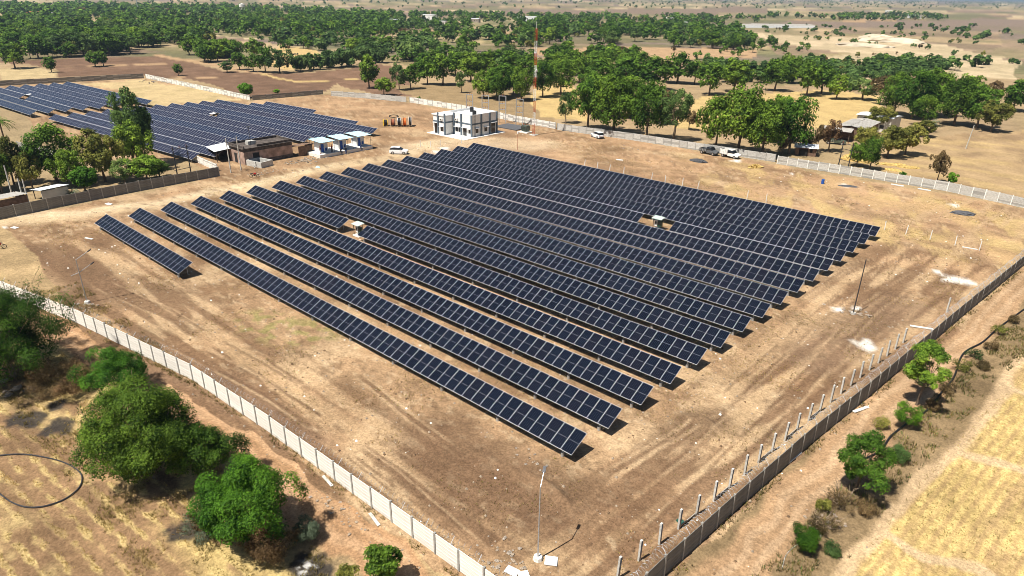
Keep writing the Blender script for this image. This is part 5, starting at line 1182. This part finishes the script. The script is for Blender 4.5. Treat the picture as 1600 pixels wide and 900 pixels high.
def motorcycle(p, rz, label):
    root = thing('motorcycle', label, 'motorcycle', p, rz)
    for x in (-.65, .65):
        b = MB(); n = 14
        b.tube([(x+.28*math.cos(t*2*math.pi/n), 0, .3+.28*math.sin(t*2*math.pi/n)) for t in range(n+1)], .05, M_BLACK, n=5); w = b.build('wheel', root)
        s = MB(); s.tube([(x,-.06,.3),(x,.06,.3)], .09, M_CHROME, n=8); s.build('hub', w)
    b = MB(); b.tube([(-.65,0,.3),(-.2,0,.5),(.25,0,.55),(.45,0,.9)], .045, M_DARKST, n=6); b.tube([(.65,0,.3),(.45,0,.95)], .035, M_CHROME, n=6); b.build('frame', root)
    b = MB(); loft(b, [(-.1,.12,.10,.66,.84),(.1,.16,.12,.64,.92),(.35,.12,.08,.66,.90)], M_REDL); b.build('fuel_tank', root)
    b = MB(); loft(b, [(-.75,.10,.09,.76,.82),(-.4,.14,.12,.7,.82),(-.1,.12,.10,.68,.80)], M_BLACK); b.build('seat', root)
    b = MB(); b.box(-.15,-.14,.3,.2,.14,.6,M_DARKST); b.build('engine', root)
    b = MB(); b.tube([(.38,-.36,1.02),(.46,-.1,1.0),(.46,.1,1.0),(.38,.36,1.02)], .02, M_DARKST, n=5); b.build('handlebar', root)
motorcycle(G(398,277), .9, 'dark motorcycle standing by the track near the ruined house'); motorcycle(G(-1,389), 1.2, 'motorcycle half cut off at the left edge of the picture')
# cable reels and machine drums by the control building
def reel(p, rz, r, w, fl, core, label):
    root = thing('cable_reel', label, 'cable reel', p, rz, 'cable reels on the open ground')
    for s in (-1, 1):
        b = MB(); b.tube([(0, s*w/2-.05, r), (0, s*w/2+.05, r)], r, fl, n=20); o = b.build('flange', root); h = MB(); h.tube([(0, s*(w/2+.05), r), (0, s*(w/2+.07), r)], r*.22, M_DARKST, n=10); h.build('hub', o)
    b = MB(); b.tube([(0,-w/2+.05,r),(0,w/2-.05,r)], r*.78, core, n=18); b.build('wound_cable', root)
q = G(622,197)
reel(q+Vector((-2.6,-2.4,0)), -.5, .95, 1.0, M_YELLOW, M_BLACK, 'yellow cable reel, leftmost of the reels'); reel(q+Vector((-1.0,-.9,0)), -.75, 1.05, 1.0, M_DARKST, M_TERRA, 'dark cable reel with rusty brown cable beside the yellow one'); reel(q+Vector((.35,.3,0)), -.75, 1.25, .9, M_GALV, M_BLACK, 'grey flanged cable reel in the middle of the reels')
reel(q+Vector((1.4,1.3,0)), -.75, 1.2, .7, M_ORANGE, M_ORANGE, 'orange cable reel beside the white one'); reel(q+Vector((2.5,2.4,0)), -.75, 1.35, .6, M_WHITE, M_BLACK, 'white cable reel, rightmost of the reels')
def hose(name, label, cat, pts, r, m=M_BLACK, closed=False):
    P = [Vector((p[0], p[1], r*.8)) for p in pts]; n = len(P); out = []
    for i in range(n if closed else n-1):
        a, b_, c, d = (P[(i-1) % n], P[i], P[(i+1) % n], P[(i+2) % n]) if closed else (P[max(i-1, 0)], P[i], P[i+1], P[min(i+2, n-1)])
        for k in range(8):
            t = k/8; out.append(.5*((2*b_)+(c-a)*t+(2*a-5*b_+4*c-d)*t*t+(3*b_-a-3*c+d)*t*t*t))
    out.append(out[0] if closed else P[-1])
    b = MB(); b.tube(out, r, m, n=6); o = b.build(name); return tag(o, label, cat)
hose('irrigation_hose', 'black hose looped in a big ring on the lower left field', 'hose', [G(u, v) for u, v in ((-15,714),(25,710),(60,713),(100,723),(126,740),(125,760),(105,778),(75,790),(45,793),(20,786),(0,772),(-18,755))], .05, M_DARKST)
hose('irrigation_hose', 'long black pipe snaking along the verge by the right lane', 'pipe', [G(u, v) for u, v in ((1640,455),(1598,485),(1560,513),(1535,535),(1505,553),(1490,590),(1470,615),(1450,640),(1420,660),(1392,682),(1375,705),(1345,720))], .085)
hose('hose_coil', 'coil of black hose lying behind the cable reels', 'hose', [G(u, v) for u, v in ((609,181),(615,180),(621,181),(622,182.5),(615,183.8),(609,182.8))], .12, closed=True)
hose('pale_pipe', 'pale thin pipe arched beside the tall weed clump', 'pipe', [G(u, v) for u, v in ((1222,888),(1228,868),(1240,855),(1253,848))], .022, M_CONC)

# ------------------------------------------------------------------ people
def person(p, rz, label, top, legs, pose='stand'):
    root = thing('person', label, 'person', p, rz)
    def skin(name, verts, edges, rad, m, par=root):
        me = bpy.data.meshes.new(name); me.from_pydata(verts, edges, []); me.materials.append(m); o = link(name, me, par)
        mod = o.modifiers.new('skin', 'SKIN')
        for i, r in enumerate(rad): me.skin_vertices[0].data[i].radius = (r, r*.8)
        me.skin_vertices[0].data[0].use_root = True
        o.modifiers.new('sub', 'SUBSURF').levels = 1; o.modifiers['sub'].render_levels = 1
        return o
    if pose == 'stand': hip, kn, an = .92, (.06, .5), (.0, .07); k = [(.10,-.1,.5),(.10,.1,.5)]; a = [(.02,-.12,.06),(-.04,.12,.06)]; f = [(.2,-.13,.03),(.14,.13,.03)]
    else: hip = .55; k = [(.42,-.12,.56),(.42,.14,.54)]; a = [(.40,-.13,.06),(.46,.15,.06)]; f = [(.56,-.13,.03),(.62,.15,.03)]
    z = hip
    v = [(0,0,z),(0,0,z+.25),(.02,0,z+.48),(.03,0,z+.60),(.05,0,z+.74)]+[(.02,-.19,z+.47),(.02,.19,z+.47),(.06,-.25,z+.2),(.05,.25,z+.2),(.22,-.2,z+.02),(.2,.2,z+.02)]+[(0,-.1,z-.05),(0,.1,z-.05)]+k+a+f
    e = [(0,1),(1,2),(2,3),(3,4),(2,5),(2,6),(5,7),(6,8),(7,9),(8,10),(0,11),(0,12),(11,13),(12,14),(13,15),(14,16),(15,17),(16,18)]
    r = [.15,.14,.15,.06,.10,.07,.07,.05,.05,.04,.04,.10,.10,.07,.07,.05,.05,.045,.045]
    skin('body', v, e, r, top)
    skin('trousers', [(0,0,z),(0,-.1,z-.05),(0,.1,z-.05)]+k+[(a[0][0],a[0][1],.12),(a[1][0],a[1][1],.12)], [(0,1),(0,2),(1,3),(2,4),(3,5),(4,6)], [.165,.115,.115,.085,.085,.065,.065], legs)
    h = MB(); h.ball((.06,0,z+.78), .095, .08, .115, M_SKIN, 10, 7); h.rbox((.155,0,z+.77), .03, .025, .04, 0, M_SKIN); h.build('head', root)
    h = MB(); h.ball((.04,0,z+.81), .10, .088, .105, M_HAIR, 10, 6, 0, True); h.build('hair', root)
    return root
person((-132.6, 86.6, .75), 0, 'person in maroon standing by the left booth', M_CLOTHS[1], M_CLOTHS[0]); person((-131.7, 88.4, .3), 0, 'person in dark clothes sitting on the platform edge, left one', M_CLOTHS[0], M_CLOTHS[0], 'sit')
person((-131.5, 89.6, 0), .2, 'person in dark clothes standing before the middle booth', M_CLOTHS[0], M_CLOTHS[3]); person((-131.7, 94.0, .3), 0, 'person in dark clothes sitting near the right booth', M_CLOTHS[3], M_CLOTHS[0], 'sit'); person((-133.2, 83.9, .75), .5, 'person in maroon top at the left end of the platform', M_CLOTHS[1], M_CLOTHS[2])
# cattle on the far straw field
def cow(p, rz, label):
    root = thing('cow', label, 'cow', p, rz, 'dark cattle on the far yellow field')
    v = [(-.75,0,1.15),(-.1,0,1.1),(.6,0,1.15),(.95,0,1.3),(1.3,0,1.2),(-.7,-.2,.95),(-.7,.2,.95),(.55,-.2,.9),(.55,.2,.9),(-.62,-.22,.62),(-.62,.22,.62),(.58,-.2,.5),(.58,.2,.5),(-.75,-.22,.3),(-.75,.22,.3),(.56,-.2,.25),(.56,.2,.25),(-.72,-.22,.0),(-.72,.22,.0),(.58,-.2,0),(.58,.2,0),(-1.0,0,1.1),(-1.05,0,.5)]
    e = [(0,1),(1,2),(2,3),(3,4),(0,5),(0,6),(2,7),(2,8),(5,9),(6,10),(7,11),(8,12),(9,13),(10,14),(11,15),(12,16),(13,17),(14,18),(15,19),(16,20),(0,21),(21,22)]
    r = [.3,.36,.32,.17,.12,.17,.17,.14,.14,.1,.1,.08,.08,.06,.06,.05,.05,.06,.06,.06,.06,.05,.03]
    me = bpy.data.meshes.new('body'); me.from_pydata(v, e, []); me.materials.append(M_BLACK); o = link('body', me, root); o.modifiers.new('skin', 'SKIN')
    for i, q in enumerate(r): me.skin_vertices[0].data[i].radius = (q, q)
    s = o.modifiers.new('sub', 'SUBSURF'); s.levels = 1; s.render_levels = 1
    for y in (-.1, .1): b = MB(); b.tube([(1.05, y*.8, 1.42), (1.0, y*2.2, 1.62)], [.03,.01], M_CONC, n=4); b.build('horn', root)
for i, (u, v, a) in enumerate(((447,88.5,.3),(455,88,1.2),(460,87.5,.6),(465,87,2.2))): cow(G(u, v), a, '%s dark cow from the left on the far yellow field' % ORD[i])

# ------------------------------------------------------------------ heaps, rubble and litter
def heap(u, v, rx, ry, h, m, label, name='earth_heap', cat='heap', rough=.13):
    b = MB(); b.ball((0,0,-.08), rx, ry, h, m, 22, 8, rough, True); return tag(b.build(name, None, G(u, v), R.uniform(0, 1)), label, cat)
heap(1091,252,2.1,1.3,.6,M_GRAVEL,'dark gravel heap near the wall before the pickups','gravel_heap'); heap(1505,334,2.0,1.1,.55,M_GRAVEL,'dark gravel heap on the right near the far wall','gravel_heap'); heap(1325,291,2.0,.7,.3,M_GRAVEL,'low dark gravel spill by the blue drum','gravel_heap')
heap(1332,250,2.4,1.8,1.5,M_STRAWP,'yellow straw stack behind the double pole','straw_stack'); heap(1350,254,1.6,1.2,.8,M_STRAWP,'small straw stack beside the dark tree','straw_stack')
for i, (u, v, rx) in enumerate(((1385,257,2.2),(1402,258,2.2),(1420,262,2.4),(1395,266,1.8))): heap(u, v, rx, 1.2, .45, M_STRAWP, '%s low straw pile from the left on the field edge' % ORD[i], 'straw_pile')
heap(1180,262,1.6,.8,.7,M_STRAWP,'dry brush pile on the open ground below the pickups','brush_pile', rough=.4)
b = MB(); b.tube([(0,0,-.05),(0,0,.9)], .3, M_BLUED, n=12); tag(b.build('blue_drum', None, G(1285,287)), 'blue drum standing alone by the far right wall', 'drum')
SM = []
for k in range(5):
    b = MB(); b.ball((0,0,.3), .5*R.uniform(.7,1.2), .5*R.uniform(.6,1), .38*R.uniform(.6,1), M_STONE if k % 2 else M_RUBBLE, 6, 4, .28); SM.append(b.mesh('stone'))
def rubble(label, u, v, n, sx, sy, size, mats=None, ang=0):
    """pile of separate stones"""
    c = G(u, v); root = thing('rubble_pile', label, 'rubble', c, ang)
    for k in range(n):
        o = link('stone', SM[R.randrange(5)], root, (R.gauss(0, sx), R.gauss(0, sy), -.05), R.uniform(0, 6)); s = size*R.uniform(.35, 1.1)**1.3; o.scale = (s*R.uniform(.7, 1.5), s, s*.55)
    return root
rubble('rubble heap beside the white platform and the mud shed', 480, 251, 70, 2.6, 1.1, .75, ang=1.4); rubble('broken masonry round the open concrete tank', 425, 268, 40, 2.6, 1.2, .55, ang=1.2); rubble('pale rubble along the foot of the cream wall near the bottom', 690, 848, 46, 1.1, .35, .35, ang=.0); rubble('stones and debris inside the near corner of the wall', 800, 882, 60, 1.5, .7, .35); rubble('loose clods on the lane below the cream wall', 540, 800, 40, 3.0, .5, .28)
rubble('rocks on the verge by the weed clump', 1290, 812, 26, .9, .9, .35); rubble('white stones round the double armed street lamp', 134, 478, 16, .7, .5, .5); rubble('debris at the foot of the bare pole on the right', 1335, 488, 34, 1.4, .6, .45); rubble('dark debris near the end of the nearest panel row', 826, 716, 16, .8, .4, .3); rubble('stones by the wall under the wall trees', 985, 232, 20, 2.5, .8, .5); rubble('white rubble by the dry yellow grass plot', 233, 128, 30, 5, 2.0, .9)
rubble('rocks lying at the left edge by the burnt ground', 22, 612, 16, 1.0, .6, .9)
def slab(u, v, sx, sy, ang, label, m=M_WHITE, z=.04, h=.06):
    b = MB(); b.rbox((0,0,z), sx, sy, h, ang, m, (.03, .02)); tag(b.build('broken_slab', None, G(u, v)), label, 'slab')
slab(861,877,.85,.75,.6,'white square slab lying right of the street lamp foot'); slab(800,893,.9,.6,.2,'broken white slab by the near wall corner'); slab(818,898,.7,.5,1.0,'second broken white slab by the near wall corner'); slab(512,752,1.5,.22,-.12,'pale plank lying on the lane below the cream wall',M_CONC); slab(585,812,1.5,.22,-.2,'pale plank lying on the verge below the cream wall',M_CONC); slab(1240,715,2.2,.32,1.45,'white plank lying on the lane side of the right wall',M_CONCW); slab(1345,640,2.0,.3,1.2,'pale plank by the post line farther up the right wall',M_CONCW); slab(1440,512,2.4,.35,.4,'white plank leaning at the bend of the right wall',M_CONCW)
slab(968,250,1.6,.6,.3,'white board lying on the soil behind the panels'); slab(139,373,1.5,.3,.4,'pale board lying left of the short panel row',M_CONCW); slab(23,356,1.1,.6,.4,'white sheet lying on the track at the left'); slab(170,319,1.3,.7,.2,'white scrap sheet on the track by the dark wall')
slab(1402,290,2.3,.25,.1,'white plank lying at the foot of the far right wall',M_WHITE,.1,.15); slab(1444,297,2.3,.25,.1,'second white plank at the foot of the far right wall',M_WHITE,.1,.15)
for u, v, lab in ((497,262,'pink and teal cloth bundle on the track before the booths'),(1063,815,'green rag beside the inner concrete posts')):
    b = MB(); b.ball((0,0,0), .7 if u < 900 else .3, .4 if u < 900 else .2, .3 if u < 900 else .14, M_BLUE if u < 900 else M_GREEN, 9, 5, .3, True); tag(b.build('cloth_bundle', None, G(u, v)), lab, 'cloth')
n = 15000; x = NR.uniform(-128, -10, n); y = NR.uniform(20, 150, n); sc = .05+.10*NR.random(n)**3*2
base = np.array([(-.5,-.4,0),(.5,-.45,0),(.45,.5,0),(-.5,.4,0),(-.25,-.2,.5),(.3,-.15,.55),(.2,.25,.45),(-.25,.2,.5)])
V = (base[None]*sc[:, None, None]+np.stack([x, y, np.full(n, -.05)], 1)[:, None]).reshape(-1, 3)
F = np.array([(4,5,6,7),(0,1,5,4),(1,2,6,5),(2,3,7,6),(3,0,4,7)]); F = (F[None]+8*np.arange(n)[:, None, None]).reshape(-1, 4)
tag(link('loose_stones', fast_mesh('loose_stones', V, F, [M_STONE, M_EARTH, M_CONCW], np.repeat(NR.choice(3, n, p=[.42,.50,.08]), 5))), 'loose stones and clods strewn over the bare ground', 'stones', kind='stuff')

# ------------------------------------------------------------------ haze
m = bpy.data.materials.new('haze_air'); m.use_nodes = True; t = m.node_tree; t.nodes.clear()
o = t.nodes.new('ShaderNodeOutputMaterial'); v = t.nodes.new('ShaderNodeVolumePrincipled')
v.inputs['Color'].default_value = (.58,.78,1.0,1); v.inputs['Density'].default_value = HAZE_DENSITY; v.inputs['Anisotropy'].default_value = 0.2
t.links.new(v.outputs[0], o.inputs['Volume'])
b = MB(); b.box(-12600, -12600, -1.5, 12600, 12600, 37.0, m); hz = b.build('haze'); hz['kind'] = 'stuff'; hz['label'] = 'thin bluish haze over the plain'
